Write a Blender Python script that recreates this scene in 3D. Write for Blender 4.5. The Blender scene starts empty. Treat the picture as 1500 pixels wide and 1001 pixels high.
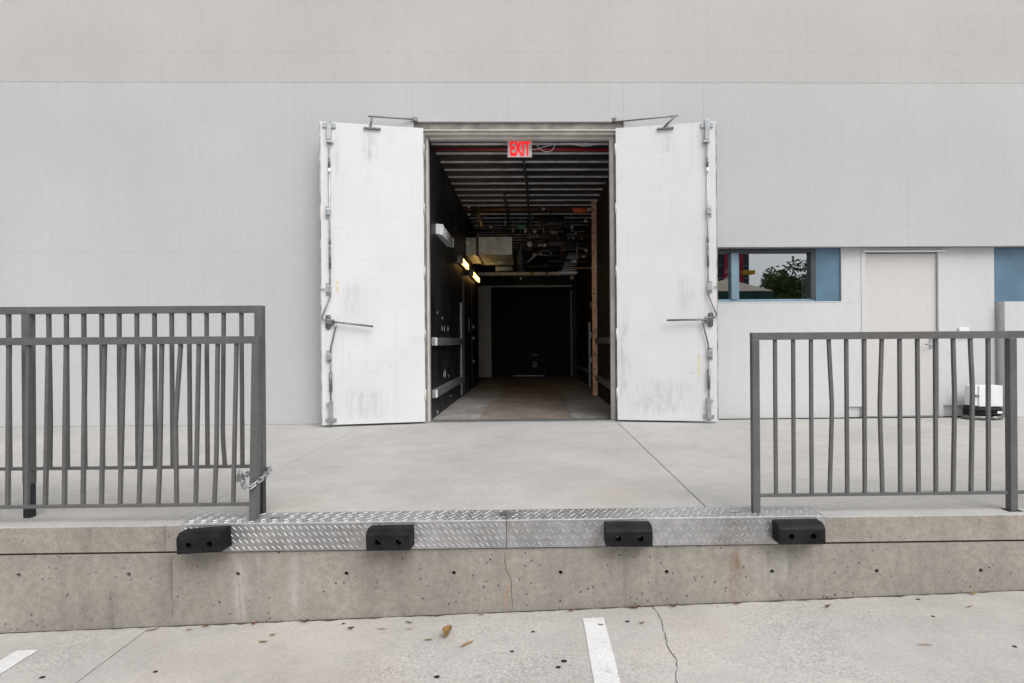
import bpy, bmesh, math, random
from mathutils import Vector, Matrix
random.seed(7)
S = bpy.context.scene
C = S.collection

# ------------------------------------------------------------------ camera
F, CX, CY = 850.0, 796.0, 500.5            # focal length / principal point for a 1500 px wide frame
YAW, ROLL = 0.019, 0.0072
CAM = Vector((0, -7.35, 1.02))
_R = Vector((math.cos(YAW), -math.sin(YAW), 0)); _U = Vector((0, 0, 1)); _F = Vector((math.sin(YAW), math.cos(YAW), 0))
_rc = math.cos(ROLL) * _R - math.sin(ROLL) * _U
_uc = math.sin(ROLL) * _R + math.cos(ROLL) * _U
cam = bpy.data.cameras.new('camera'); cam.sensor_width = 36; cam.lens = 36 * F / 1500
cam.shift_x = -(CX - 750) / 1500; cam.clip_start = 0.05; cam.clip_end = 2000
co = bpy.data.objects.new('camera', cam); C.objects.link(co)
M = Matrix.Identity(4)
for i in range(3):
    M[i][0], M[i][1], M[i][2], M[i][3] = _rc[i], _uc[i], -_F[i], CAM[i]
co.matrix_world = M
S.camera = co

# ------------------------------------------------------------------ sky, sun, exposure (overcast)
SUN_EL, SUN_AZ = math.radians(50), math.radians(148)     # azimuth clockwise from +Y
w = bpy.data.worlds.new('World'); S.world = w; w.use_nodes = True
nt = w.node_tree; bg = nt.nodes['Background']
sky = nt.nodes.new('ShaderNodeTexSky'); sky.sky_type = 'NISHITA'; sky.sun_disc = False
sky.sun_elevation = SUN_EL; sky.sun_rotation = SUN_AZ; sky.dust_density = 4.0; sky.air_density = 1.0
hs = nt.nodes.new('ShaderNodeHueSaturation'); hs.inputs['Saturation'].default_value = 0.10
nt.links.new(sky.outputs[0], hs.inputs['Color']); nt.links.new(hs.outputs[0], bg.inputs['Color'])
bg.inputs['Strength'].default_value = 0.15
sun = bpy.data.lights.new('sun', 'SUN'); sun.energy = 1.3; sun.angle = math.radians(45); sun.color = (1, .985, .97)
so = bpy.data.objects.new('sun', sun); C.objects.link(so); so.location = (6, -14, 18)
sd = Vector((math.sin(SUN_AZ) * math.cos(SUN_EL), math.cos(SUN_AZ) * math.cos(SUN_EL), math.sin(SUN_EL)))
so.rotation_euler = sd.to_track_quat('Z', 'Y').to_euler()
S.view_settings.view_transform = 'Standard'; S.view_settings.look = 'None'
S.view_settings.exposure = 0.10; S.view_settings.gamma = 1; S.view_settings.use_curve_mapping = False

# ------------------------------------------------------------------ survey helpers (photograph pixel -> place, at a known depth)
def ray(px, py): return _F + (px - CX) / F * _rc + (CY - py) / F * _uc
def P(px, py, Y=0.0):
    d = ray(px, py); return CAM + d * ((Y - CAM.y) / d.y)
def G(px, py, Z=0.0):
    d = ray(px, py); return CAM + d * ((Z - CAM.z) / d.z)

# ------------------------------------------------------------------ materials
class NB:
    def __init__(s, name):
        s.m = bpy.data.materials.new(name); s.m.use_nodes = True; s.t = s.m.node_tree
        s.b = s.t.nodes['Principled BSDF']; s.pos = s.t.nodes.new('ShaderNodeNewGeometry').outputs['Position']
    def n(s, ty, **kw):
        x = s.t.nodes.new(ty)
        for k, v in kw.items(): setattr(x, k, v)
        return x
    def link(s, a, b): s.t.links.new(a, b)
    def inp(s, sock, v):
        if isinstance(v, bpy.types.NodeSocket): s.link(v, sock)
        else: sock.default_value = v
    def math(s, op, a, b=0.0, c=0.0):
        x = s.n('ShaderNodeMath', operation=op); s.inp(x.inputs[0], a); s.inp(x.inputs[1], b); s.inp(x.inputs[2], c); return x.outputs[0]
    def mapr(s, v, a, b, c=0.0, d=1.0):
        x = s.n('ShaderNodeMapRange', interpolation_type='SMOOTHSTEP'); s.inp(x.inputs[0], v)
        for i, q in enumerate((a, b, c, d)): x.inputs[i + 1].default_value = q
        return x.outputs[0]
    def noise(s, scale, detail=4, rough=.55, stretch=(1, 1, 1), off=(0, 0, 0)):
        mp = s.n('ShaderNodeMapping'); s.link(s.pos, mp.inputs[0]); mp.inputs['Scale'].default_value = stretch; mp.inputs['Location'].default_value = off
        x = s.n('ShaderNodeTexNoise'); s.link(mp.outputs[0], x.inputs['Vector'])
        x.inputs['Scale'].default_value = scale; x.inputs['Detail'].default_value = detail; x.inputs['Roughness'].default_value = rough
        return x.outputs['Fac']
    def voro(s, scale, rnd=1.0):
        x = s.n('ShaderNodeTexVoronoi'); s.link(s.pos, x.inputs['Vector']); x.inputs['Scale'].default_value = scale; x.inputs['Randomness'].default_value = rnd
        return x.outputs['Distance'], x.outputs['Color']
    def mix(s, fac, a, b, mode='MIX'):
        x = s.n('ShaderNodeMix', data_type='RGBA', blend_type=mode); s.inp(x.inputs[0], fac)
        for i, v in ((6, a), (7, b)):
            if isinstance(v, tuple): v = (*v, 1) if len(v) == 3 else v
            s.inp(x.inputs[i], v)
        return x.outputs[2]
    def xyz(s):
        x = s.n('ShaderNodeSeparateXYZ'); s.link(s.pos, x.inputs[0]); return x.outputs
    def bump(s, h, strength, dist=.01):
        x = s.n('ShaderNodeBump'); x.inputs['Strength'].default_value = strength; x.inputs['Distance'].default_value = dist
        s.link(h, x.inputs['Height']); s.link(x.outputs[0], s.b.inputs['Normal'])
    def done(s, col, rough=.6, metal=0.0, spec=.5):
        if isinstance(col, tuple): col = (*col, 1)
        s.inp(s.b.inputs['Base Color'], col); s.inp(s.b.inputs['Roughness'], rough); s.b.inputs['Metallic'].default_value = metal
        s.b.inputs['Specular IOR Level'].default_value = spec
        return s.m
    def vary(s, col, amt, scale, **k):
        f = s.mapr(s.noise(scale, **k), .3, .7, 1 - amt, 1 + amt)
        x = s.n('ShaderNodeMix', data_type='RGBA', blend_type='MULTIPLY'); x.inputs[0].default_value = 1
        s.inp(x.inputs[6], (*col, 1) if isinstance(col, tuple) else col)
        cb = s.n('ShaderNodeCombineXYZ')
        for i in range(3): s.link(f, cb.inputs[i])
        s.link(cb.outputs[0], x.inputs[7]); return x.outputs[2]
    def blot(s, x0, wx, z0, z1, axis=2, wob=.05, sc=6):   # irregular stain around x = x0 between z0 and z1
        q = s.xyz(); n = s.noise(sc, 5, .6, (1, 1, .35))
        dx = s.math('ABSOLUTE', s.math('ADD', s.math('SUBTRACT', q[0], x0), s.math('MULTIPLY', s.math('SUBTRACT', n, .5), wob)))
        a = s.mapr(dx, 0, wx, 1, 0)
        e = (z1 - z0) * .3
        b = s.mapr(q[axis], z0, z0 + e); c = s.mapr(q[axis], z1 - e, z1, 1, 0)
        g = s.mapr(s.noise(14, 6, .7, (1.6, 1.6, .3)), .33, .68, .0, 1)
        return s.math('MULTIPLY', s.math('MULTIPLY', a, b), s.math('MULTIPLY', c, g))

def simple(name, col, rough=.5, metal=0.0, var=.08, vs=6, bump=0.0, bs=150, spec=.5):
    b = NB(name); c = b.vary(col, var, vs)
    if bump: b.bump(b.noise(bs, 3), bump, .002)
    r = b.mapr(b.noise(vs * 3), .3, .7, max(0, rough - .08), min(1, rough + .08))
    return b.done(c, r, metal, spec)

def stucco(name, col):
    b = NB(name)
    c = b.vary(col, .045, .45); c = b.vary(c, .011, 3.0, stretch=(5, 5, .25)); c = b.vary(c, .02, 14)
    sp = b.mapr(b.noise(5, 8, .75), .70, .76); c = b.mix(b.math('MULTIPLY', sp, .12), c, (.22, .21, .2))
    b.bump(b.math('ADD', b.noise(160, 3), b.math('MULTIPLY', b.noise(9, 3), 1.5)), .22, .003)
    return b.done(c, .85, spec=.25)

def concrete(name, col, pits=0.0, agg=0.0, patch=.1, warm=0.0, streak=0.0, extra=None):
    b = NB(name); c = b.vary(col, patch, .9, detail=6); c = b.vary(c, patch * .6, 5, detail=6, rough=.7); c = b.vary(c, .07, 70, detail=2)
    if warm:
        k = b.mapr(b.noise(.9, 5, .6, off=(3, 8, 1)), .52, .72); c = b.mix(b.math('MULTIPLY', k, warm), c, (.52, .36, .22))
    if streak:
        k = b.mapr(b.noise(2.2, 5, .6, (3, 3, .15)), .5, .75); c = b.mix(b.math('MULTIPLY', k, streak), c, (.13, .115, .10))
    if agg:
        d, vc = b.voro(120); g = b.n('ShaderNodeSeparateColor'); b.link(vc, g.inputs[0])
        k = b.mapr(b.noise(1.6, 7, .72, off=(5, 1, 2)), .38, .72)
        dk = b.math('MULTIPLY', b.math('MULTIPLY', b.math('GREATER_THAN', g.outputs[0], .80), k), agg); c = b.mix(dk, c, (.17, .16, .15))
        lt = b.math('MULTIPLY', b.math('MULTIPLY', b.math('LESS_THAN', g.outputs[0], .13), k), agg); c = b.mix(lt, c, (.75, .73, .70))
    h = b.noise(140, 4, .6)
    if pits:
        d, vc = b.voro(26); g = b.n('ShaderNodeSeparateColor'); b.link(vc, g.inputs[0])
        rad = b.math('MULTIPLY', b.math('POWER', g.outputs[1], 5.0), .17)
        pm = b.math('LESS_THAN', b.math('ADD', d, b.math('MULTIPLY', b.noise(90, 2), .06)), b.math('ADD', rad, .035))
        pm = b.math('MULTIPLY', pm, b.math('GREATER_THAN', g.outputs[0], .45))
        c = b.mix(b.math('MULTIPLY', pm, pits), c, (.05, .045, .04)); h = b.math('SUBTRACT', h, b.math('MULTIPLY', pm, 2.0))
    if pits:
        d, vc = b.voro(27); g = b.n('ShaderNodeSeparateColor'); b.link(vc, g.inputs[0])
        pm = b.math('LESS_THAN', b.math('ADD', d, b.math('MULTIPLY', b.noise(120, 2), .24)), b.math('MULTIPLY', b.math('POWER', g.outputs[1], 2.0), .33))
        pm = b.math('MULTIPLY', pm, b.math('GREATER_THAN', g.outputs[0], .45))
        pm = b.math('MULTIPLY', pm, b.mapr(b.noise(1.7, 3, .6, off=(2, 2, 9)), .35, .6, .15, 1)); c = b.mix(b.math('MULTIPLY', pm, pits * .85), c, (.07, .06, .05)); h = b.math('SUBTRACT', h, pm)
        c = b.vary(c, .12, 24, detail=5, rough=.7)
    if extra: c = extra(b, c)
    b.bump(h, .35, .003)
    return b.done(c, b.mapr(b.noise(3), .3, .7, .75, .92), spec=.3)

def wall_stains(b, c):
    for x0, wx, z0, z1, col, k in ((-1.66, .06, -.62, -.14, (.58, .56, .53), .55), (-1.36, .04, -.56, -.14, (.55, .53, .50), .45), (-1.45, .12, -.56, -.14, (.30, .23, .15), .5), (-1.56, .03, -.36, -.14, (.55, .53, .50), .4),
                                   (-1.5, .35, -.56, -.13, (.40, .39, .38), .4), (1.16, .05, -.54, -.15, (.20, .11, .055), .9), (1.40, .26, -.42, -.15, (.50, .49, .47), .5), (1.62, .04, -.5, -.3, (.50, .49, .47), .4), (-.155, .022, -.56, -.14, (.38, .24, .15), .6),
                                   (.52, .018, -.56, -.14, (.16, .17, .155), .6), (-2.05, .03, -.64, -.14, (.16, .14, .12), .6), (-2.37, .05, -.66, -.3, (.13, .115, .10), .55), (.62, .5, -.24, -.14, (.14, .13, .115), .45), (-.7, .4, -.25, -.14, (.15, .13, .12), .4), (-1.9, .35, -.27, -.14, (.15, .135, .12), .4), (-2.7, .6, -.66, -.5, (.19, .17, .145), .4), (.0, 2.5, -.62, -.44, (.20, .18, .155), .3)):
        c = b.mix(b.math('MULTIPLY', b.blot(x0, wx, z0, z1), k), c, col)
    return c
def yard_stains(b, c):
    k = b.mapr(b.noise(1.1, 6, .65, off=(9, 2, 4)), .55, .75); c = b.mix(b.math('MULTIPLY', k, .22), c, (.22, .21, .20))
    k = b.mapr(b.noise(14, 6, .7, off=(1, 7, 3)), .66, .72); c = b.mix(b.math('MULTIPLY', k, .4), c, (.20, .18, .165))
    k = b.mapr(b.noise(3, 6, .7, (.3, 3, 1), (2, 5, 3)), .6, .75); return b.mix(b.math('MULTIPLY', k, .18), c, (.25, .24, .23))
def dock_stains(b, c):
    k = b.mapr(b.noise(2, 6, .7, (.35, 2.2, 1), (6, 1, 3)), .56, .74); c = b.mix(b.math('MULTIPLY', k, .16), c, (.24, .23, .22))
    k = b.mapr(b.noise(17, 6, .7, off=(5, 2, 8)), .68, .73); c = b.mix(b.math('MULTIPLY', k, .35), c, (.20, .19, .18))
    for x0, wx, y0, y1, col, k in ((.55, .35, -3.8, -3.2, (.50, .38, .24), .35), (2.2, 1.0, -2.6, -1.0, (.48, .38, .27), .2), (-1.5, .5, -3.9, -3.4, (.45, .36, .27), .35), (-.4, .5, -3.84, -3.55, (.28, .26, .24), .3), (-2.6, .6, -3.9, -3.2, (.44, .37, .30), .3)):
        c = b.mix(b.math('MULTIPLY', b.blot(x0, wx, y0, y1, 1, .3, 3), k), c, col)
    return c

def door_paint():
    b = NB('door_paint'); c = b.vary((.665, .67, .685), .025, 2); q = b.xyz()
    dirt = b.math('MULTIPLY', b.mapr(b.noise(2.4, 8, .75), .5, .8), .2); c = b.mix(dirt, c, (.42, .40, .38))
    st = b.math('MULTIPLY', b.mapr(b.noise(5, 4, .6, (6, 6, .12)), .58, .8), .30); c = b.mix(st, c, (.40, .38, .36))
    for sc, off, th in ((6, 0, .67), (8, 4, .675), (17, 9, .665), (30, 2, .68)):
        k = b.mapr(b.noise(sc, 6, .75, (.5, .5, 5) if off == 0 else ((3.5, 3.5, .5) if off == 4 else (1, 1, 1)), (off, 0, off)), th, th + .02)
        c = b.mix(b.math('MULTIPLY', k, .7), c, (.16, .15, .14))
    for x0, wx, z0, z1, k in ((-1.99, .12, 3.2, 3.68, .5), (1.70, .12, 3.3, 3.68, .4), (-2.36, .06, 3.0, 3.62, .3), (2.13, .06, 3.0, 3.62, .3),
                              (-2.05, .5, .02, .5, .35), (1.6, .55, .02, .6, .4), (1.15, .1, .02, 1.6, .4), (1.9, .2, 1.3, 1.9, .3), (-2.2, .2, 1.3, 1.8, .3)):
        c = b.mix(b.math('MULTIPLY', b.blot(x0, wx, z0, z1, 2, .12, 9), k * 1.0), c, (.27, .25, .23))
    b.bump(b.noise(60, 3), .12, .002)
    return b.done(c, b.mapr(b.noise(4), .3, .7, .42, .6), spec=.45)

def black_wall():
    b = NB('black_wall_paint'); c = b.vary((.012, .012, .014), .3, 2)
    k = b.mapr(b.noise(3.0, 7, .7, (1, 1, .6)), .68, .74); c = b.mix(b.math('MULTIPLY', k, .35), c, (.16, .15, .15))
    k = b.mapr(b.noise(4.4, 5, .62, (1, 1, .45), (7, 3, 2)), .725, .735); c = b.mix(k, c, (.62, .61, .59))
    b.bump(b.noise(30, 4), .15, .004); return b.done(c, b.mapr(b.noise(2), .3, .7, .38, .6), spec=.4)

def ply(name, col):
    b = NB(name); c = b.vary(col, .25, 1.3, detail=6); c = b.vary(c, .2, 6, detail=6, rough=.7); c = b.vary(c, .12, 40, stretch=(1, .12, 1))
    k = b.mapr(b.noise(6, 6, .7), .68, .74); c = b.mix(b.math('MULTIPLY', k, .6), c, (.40, .38, .36))
    b.bump(b.noise(60, 3), .2, .002); return b.done(c, .7, spec=.3)

def tread():
    b = NB('tread_aluminium'); c = b.vary((.40, .40, .40), .16, 2.2, detail=6); c = b.vary(c, .12, 20)
    k = b.mapr(b.noise(3, 6, .65, (1, 1, .6)), .52, .75); c = b.mix(b.math('MULTIPLY', k, .5), c, (.25, .22, .20))
    b.bump(b.noise(220, 2), .1, .001); return b.done(c, b.mapr(b.noise(5, 5), .3, .7, .36, .58), .75)

def emit(name, col, st):
    b = NB(name); b.b.inputs['Emission Color'].default_value = (*col, 1); b.b.inputs['Emission Strength'].default_value = st
    return b.done(col, .5)

def glass():
    b = NB('coated_glass'); out = b.t.nodes['Material Output']
    g = b.n('ShaderNodeBsdfGlossy'); g.inputs['Roughness'].default_value = .0; g.inputs['Color'].default_value = (.92, .95, 1, 1)
    t = b.n('ShaderNodeBsdfTransparent'); t.inputs['Color'].default_value = (.5, .55, .55, 1)
    mx = b.n('ShaderNodeMixShader'); mx.inputs[0].default_value = .30
    b.link(t.outputs[0], mx.inputs[1]); b.link(g.outputs[0], mx.inputs[2]); b.link(mx.outputs[0], out.inputs['Surface'])
    return b.m

m_up = stucco('stucco_warm', (.475, .462, .45)); m_lo = stucco('stucco_grey', (.485, .49, .495)); m_white = stucco('stucco_white', (.56, .565, .57))
m_dock = concrete('dock_concrete', (.425, .415, .40), agg=.25, patch=.09, warm=.06, extra=dock_stains)
m_edge = concrete('edge_concrete', (.31, .28, .245), pits=.8, patch=.14, streak=.35)
m_ret = concrete('retaining_concrete', (.295, .272, .24), pits=.85, patch=.12, streak=.22, extra=wall_stains)
m_gnd = concrete('pavement_concrete', (.455, .43, .41), agg=.38, patch=.10, warm=.16, extra=yard_stains)
def worn(b, c):
    k = b.mapr(b.noise(7, 8, .75), .60, .66); c = b.mix(b.math('MULTIPLY', k, .7), c, (.44, .42, .40))
    k = b.mapr(b.noise(60, 4, .7), .66, .70); return b.mix(b.math('MULTIPLY', k, .6), c, (.40, .38, .36))
m_line = concrete('line_paint', (.70, .70, .70), agg=.3, patch=.06, extra=worn)
m_joint = simple('joint_dirt', (.07, .062, .055), .9)
m_door = door_paint()
m_edgew = simple('door_edge_worn', (.35, .33, .30), .7, var=.5, vs=8)
m_galv = simple('galvanised_steel', (.42, .44, .45), .42, .8, .18, 14)
m_hw = simple('worn_steel', (.20, .20, .195), .45, .7, .3, 20)
def rail_paint():
    b = NB('grey_rail_paint'); c = b.vary((.112, .111, .110), .10, 4); c = b.vary(c, .08, 40)
    k = b.mapr(b.noise(16, 7, .75), .69, .72); c = b.mix(b.math('MULTIPLY', k, .6), c, (.30, .29, .28))
    k = b.mapr(b.noise(11, 7, .75, off=(4, 4, 4)), .73, .76); c = b.mix(b.math('MULTIPLY', k, .6), c, (.12, .06, .03))
    b.bump(b.noise(60, 3), .08, .002); return b.done(c, b.mapr(b.noise(9), .3, .7, .34, .55), spec=.4)
m_rail = rail_paint()
m_leg = simple('bare_dark_steel', (.022, .026, .032), .45, .3, .3, 9)
def rubber():
    b = NB('black_rubber'); c = b.vary((.010, .010, .011), .5, 9)
    for sc_, st, th in ((7, (.6, 1, 4), .62), (12, (1, 1, 1), .66), (9, (4, 1, .6), .68)):
        k = b.mapr(b.noise(sc_, 7, .75, st, (sc_, 1, 2)), th, th + .08); c = b.mix(b.math('MULTIPLY', k, .55), c, (.11, .105, .10))
    b.bump(b.math('ADD', b.noise(40, 4), b.noise(9, 4)), .5, .004); return b.done(c, .62, spec=.22)
m_rub = rubber()
m_hole = simple('hole_dark', (.012, .011, .01), .9)
m_tread = tread()
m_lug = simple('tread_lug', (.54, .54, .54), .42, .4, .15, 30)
m_frame = simple('frame_cream', (.54, .52, .48), .5, 0, .12, 4)
m_fdark = simple('shaded_frame_dark_trim', (.24, .22, .20), .6, 0, .3, 6)  # shade of the frame recesses put into the colour; plain dark trim elsewhere
m_blue = simple('blue_metal', (.085, .165, .24), .4, 0, .14, 2.5)
m_bluel = simple('blue_frame', (.19, .285, .355), .4, .1, .1, 4)
m_wdark = simple('window_frame_dark', (.06, .065, .075), .4, .3)
m_glass = glass()
m_pd = stucco('service_door_paint', (.555, .545, .535))
m_bw = black_wall()
m_deck = simple('deck_dark', (.024, .024, .026), .5, 0, .3, 3)
m_duct = simple('duct_sheet', (.55, .59, .56), .4, .25, .2, 5); m_rib = simple('deck_rib', (.72, .72, .74), .4, .1, .2, 5)
m_red = simple('red_pipe_paint', (.42, .02, .03), .4)
m_blk = simple('black_pipe', (.05, .048, .047), .38, .1, .4, 12)
m_rust = simple('rusty_pipe', (.20, .11, .07), .6, .2, .5, 14)
m_org = simple('orange_valve', (.70, .17, .08), .5)
m_grn = simple('green_tag', (.10, .32, .20), .5)
m_brass = simple('brass', (.45, .32, .16), .4, .8)
m_capw = simple('pale_cap', (.82, .82, .79), .5)
m_wood = ply('orange_plywood_edge', (.97, .50, .29)); m_woodp = ply('pale_plywood_edge', (.75, .60, .48))
m_brn = ply('brown_board', (.022, .014, .013))
m_ply1 = ply('floor_board_brown', (.215, .18, .153)); m_ply2 = ply('floor_board_grey', (.27, .255, .235))
m_cream = simple('cream_panel', (.88, .86, .83), .55, 0, .05)
m_curt = simple('black_curtain', (.006, .006, .007), .7)
m_lampon = emit('tube_lit', (1, .60, .18), 5.5); m_lampoff = simple('tube_unlit', (.75, .75, .76), .35)
m_exit = emit('exit_red', (.85, .008, .012), .85); m_acr = simple('exit_panel', (.62, .64, .63), .25)
m_sign = simple('white_plastic', (.74, .75, .76), .4, 0, .03); m_yel = simple('yellow_label', (.55, .42, .03), .5)
m_lf = [simple('leaf_brown', (.20, .10, .05), .7), simple('leaf_tan', (.50, .33, .13), .7), simple('leaf_green', (.22, .20, .06), .7), simple('leaf_rust', (.28, .10, .06), .7)]
m_tape = simple('old_tape', (.66, .58, .38), .7, 0, .2, 30)

# ------------------------------------------------------------------ object helpers
OFF = {}
def worldoff(o): return OFF.get(o.name, Vector()) if o else Vector()
def props(o, label=None, cat=None, group=None, kind=None):
    for k, v in (('label', label), ('category', cat), ('group', group), ('kind', kind)):
        if v: o[k] = v
    return o
def thing(name, loc, label, cat, group=None, rotz=0.0, local=False):
    o = bpy.data.objects.new(name, None); C.objects.link(o); o.location = loc; o.rotation_euler.z = rotz; o.empty_display_size = .1
    OFF[o.name] = Vector() if local else Vector(loc)
    return props(o, label, cat, group)
def obj(name, bm, mat, parent=None, smooth=False, recentre=True):
    bmesh.ops.recalc_face_normals(bm, faces=bm.faces)
    c = Vector()
    if recentre and len(bm.verts):
        lo = Vector([min(v.co[i] for v in bm.verts) for i in range(3)]); hi = Vector([max(v.co[i] for v in bm.verts) for i in range(3)]); c = (lo + hi) / 2
        bmesh.ops.translate(bm, vec=-c, verts=bm.verts)
    me = bpy.data.meshes.new(name); bm.to_mesh(me); bm.free()
    for f in me.polygons: f.use_smooth = smooth
    for m in (mat if isinstance(mat, (list, tuple)) else [mat]): me.materials.append(m)
    o = bpy.data.objects.new(name, me); C.objects.link(o); o.parent = parent
    o.location = c - worldoff(parent); OFF[o.name] = c if (parent is None or parent.name in OFF) else c
    return o
def bx(bm, x0, x1, y0, y1, z0, z1, bev=0.0):
    r = bmesh.ops.create_cube(bm, size=1); vs = r['verts']
    for v in vs: v.co = Vector(((x0 + x1) / 2 + v.co.x * (x1 - x0), (y0 + y1) / 2 + v.co.y * (y1 - y0), (z0 + z1) / 2 + v.co.z * (z1 - z0)))
    if bev:
        es = list({e for v in vs for e in v.link_edges}); bmesh.ops.bevel(bm, geom=es, offset=bev, segments=2, affect='EDGES', profile=.6)
    return bm
def box(name, x0, x1, y0, y1, z0, z1, mat, parent=None, bev=0.0): return obj(name, bx(bmesh.new(), x0, x1, y0, y1, z0, z1, bev), mat, parent)
def tube(bm, pts, r, n=10, square=False, up=None, cap=True):
    pts = [Vector(p) for p in pts]; rings = []
    if square: n = 4
    ref = None
    for i, p in enumerate(pts):
        d = (pts[min(i + 1, len(pts) - 1)] - pts[max(i - 1, 0)]).normalized()
        if ref is None:
            a = Vector((0, 1, 0)) if abs(d.y) < .8 else Vector((1, 0, 0)); ref = a
        u = (ref - d * ref.dot(d)).normalized(); v = d.cross(u)
        k = r if not isinstance(r, (list, tuple)) else r[i]
        o = math.pi / 4 if square else 0
        k2 = k * (math.sqrt(2) if square else 1)
        rings.append([bm.verts.new(p + k2 * (math.cos(o + 2 * math.pi * j / n) * u + math.sin(o + 2 * math.pi * j / n) * v)) for j in range(n)])
    for a, b in zip(rings, rings[1:]):
        for j in range(n): bm.faces.new((a[j], a[(j + 1) % n], b[(j + 1) % n], b[j]))
    if cap: bm.faces.new(rings[0]); bm.faces.new(rings[-1])
    return bm
def pipe(name, pts, r, mat, parent=None, n=10, square=False): return obj(name, tube(bmesh.new(), pts, r, n, square), mat, parent, smooth=not square)
def holed(bm, x0, x1, z0, z1, y, holes, depth, nx=1):
    """front wall face (plane y) with round or square recesses going depth in +y"""
    es = []
    def loop(pts):
        vs = [bm.verts.new(p) for p in pts]; e = [bm.edges.new((vs[i], vs[(i + 1) % len(vs)])) for i in range(len(vs))]; es.extend(e); return vs
    loop([(x0, y, z0), (x1, y, z0), (x1, y, z1), (x0, y, z1)])
    for cx, cz, rx, rz, n in holes:
        pts = [(cx + rx * math.cos(2 * math.pi * (i + .5) / n) * (1.414 if n == 4 else 1), y, cz + rz * math.sin(2 * math.pi * (i + .5) / n) * (1.414 if n == 4 else 1)) for i in range(n)]
        a = loop(pts); b = [bm.verts.new((p[0] * .85 + cx * .15, y + depth, p[2] * .85 + cz * .15)) for p in pts]
        for i in range(n): bm.faces.new((a[i], a[(i + 1) % n], b[(i + 1) % n], b[i]))
        bm.faces.new(b)
    bmesh.ops.triangle_fill(bm, use_beauty=True, use_dissolve=False, edges=es)
    return bm
def copy_obj(o, parent=None, loc=None):
    c = o.copy(); C.objects.link(c); c.parent = parent
    if loc is not None: c.location = loc
    return c

# ------------------------------------------------------------------ ground
def gz(x): return -.516 + .026 * x
def sheet(bm, x0, x1, y0, y1, lift=0.0, thick=0.0):
    vs = [bm.verts.new((x, y, gz(x) + lift)) for x, y in ((x0, y0), (x1, y0), (x1, y1), (x0, y1))]
    f = bm.faces.new(vs)
    if thick:
        r = bmesh.ops.extrude_face_region(bm, geom=[f]); bmesh.ops.translate(bm, vec=(0, 0, -thick), verts=[v for v in r['geom'] if isinstance(v, bmesh.types.BMVert)])
    return bm
bm = bmesh.new()
vs = [[bm.verts.new((x, y, (gz(max(-9, min(9, x))) - .02) if y > -400 else -.6)) for x in (-500, -9, 9, 500)] for y in (-500, -60, -4.03)]
for a, b in zip(vs, vs[1:]):
    for i in range(3): bm.faces.new((a[i], a[i + 1], b[i + 1], b[i]))
ground = props(obj('ground', bm, m_gnd, recentre=False), kind='structure')
jx = -2.16      # pavement joint runs out from the wall
for x0, x1 in ((-9, jx - .004), (jx + .004, 9)):
    for y0, y1 in ((-9.0, -4.03), (-14, -9.008)):
        obj('pavement_slab', sheet(bmesh.new(), x0, x1, y0, y1, 0, .1), m_gnd, ground)
obj('joint_filler', sheet(bmesh.new(), jx - .004, jx + .004, -14, -4.03, -.006), m_joint, ground)
for k, xs in enumerate((.325, -2.66, 3.38)):
    y0 = -4.16 if k != 1 else -4.25
    bm = bmesh.new(); n = 40; L = []
    for i in range(n + 1):
        y = y0 - i * .12; L.append([bm.verts.new((xs + s_ * .058 + random.uniform(-.002, .002), y, gz(xs + s_ * .058) + .004)) for s_ in (-1, 1)])
    for a, b in zip(L, L[1:]): bm.faces.new((a[0], a[1], b[1], b[0]))
    obj('painted_line', bm, m_line, ground)
def crack(pts, wd, parent, zf, name='crack', mat=m_joint):
    bm = bmesh.new(); L = []
    fine = []
    for (a, b) in zip(pts, pts[1:]):
        for t in range(5): fine.append(Vector(a).lerp(Vector(b), t / 5))
    for i, p in enumerate(fine):
        j = random.uniform(-.008, .008); ww = wd * random.uniform(.4, 1.2)
        L.append([bm.verts.new((p.x + j - ww, p.y, zf(p.x) + .003)), bm.verts.new((p.x + j + ww, p.y, zf(p.x) + .003))])
    for a, b in zip(L, L[1:]): bm.faces.new((a[0], a[1], b[1], b[0]))
    return obj(name, bm, mat, parent)
cp = [G(x, y, -.50) for x, y in ((955, 889), (967, 903), (972, 920), (976, 945), (990, 968), (993, 999), (1004, 1040), (1010, 1120))]
crack([(p.x, p.y, 0) for p in cp], .0019, ground, gz)
for x, y in ((781, 926), (826, 969), (919, 911), (818, 978), (503, 914), (1486, 947), (228, 984), (62, 992), (1367, 903), (1345, 878), (750, 955), (640, 992)):
    p = G(x, y, -.5); p = G(x, y, gz(p.x)); bm = bmesh.new(); r = random.uniform(.008, .014)
    vs = [bm.verts.new((p.x + r * 1.2 * math.cos(a * .628) * random.uniform(.8, 1.1), p.y + r * math.sin(a * .628) * random.uniform(.8, 1.1), gz(p.x) + .002)) for a in range(10)]
    bm.faces.new(vs); obj('gum_spot', bm, m_hole, ground)

# line of dirt gathered where pavement meets the dock wall
bm = bmesh.new(); L = []
for i in range(361):
    x = -9 + i * .05; ww = .004 + .012 * max(0, random.gauss(.35, .5)); L.append([bm.verts.new((x, -4.0405, gz(x) + .0025)), bm.verts.new((x, -4.0405 - ww, gz(x) + .0022))])
for a, b in zip(L, L[1:]): bm.faces.new((a[0], a[1], b[1], b[0]))
props(obj('dirt_line', bm, m_joint, ground), kind='stuff')

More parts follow.
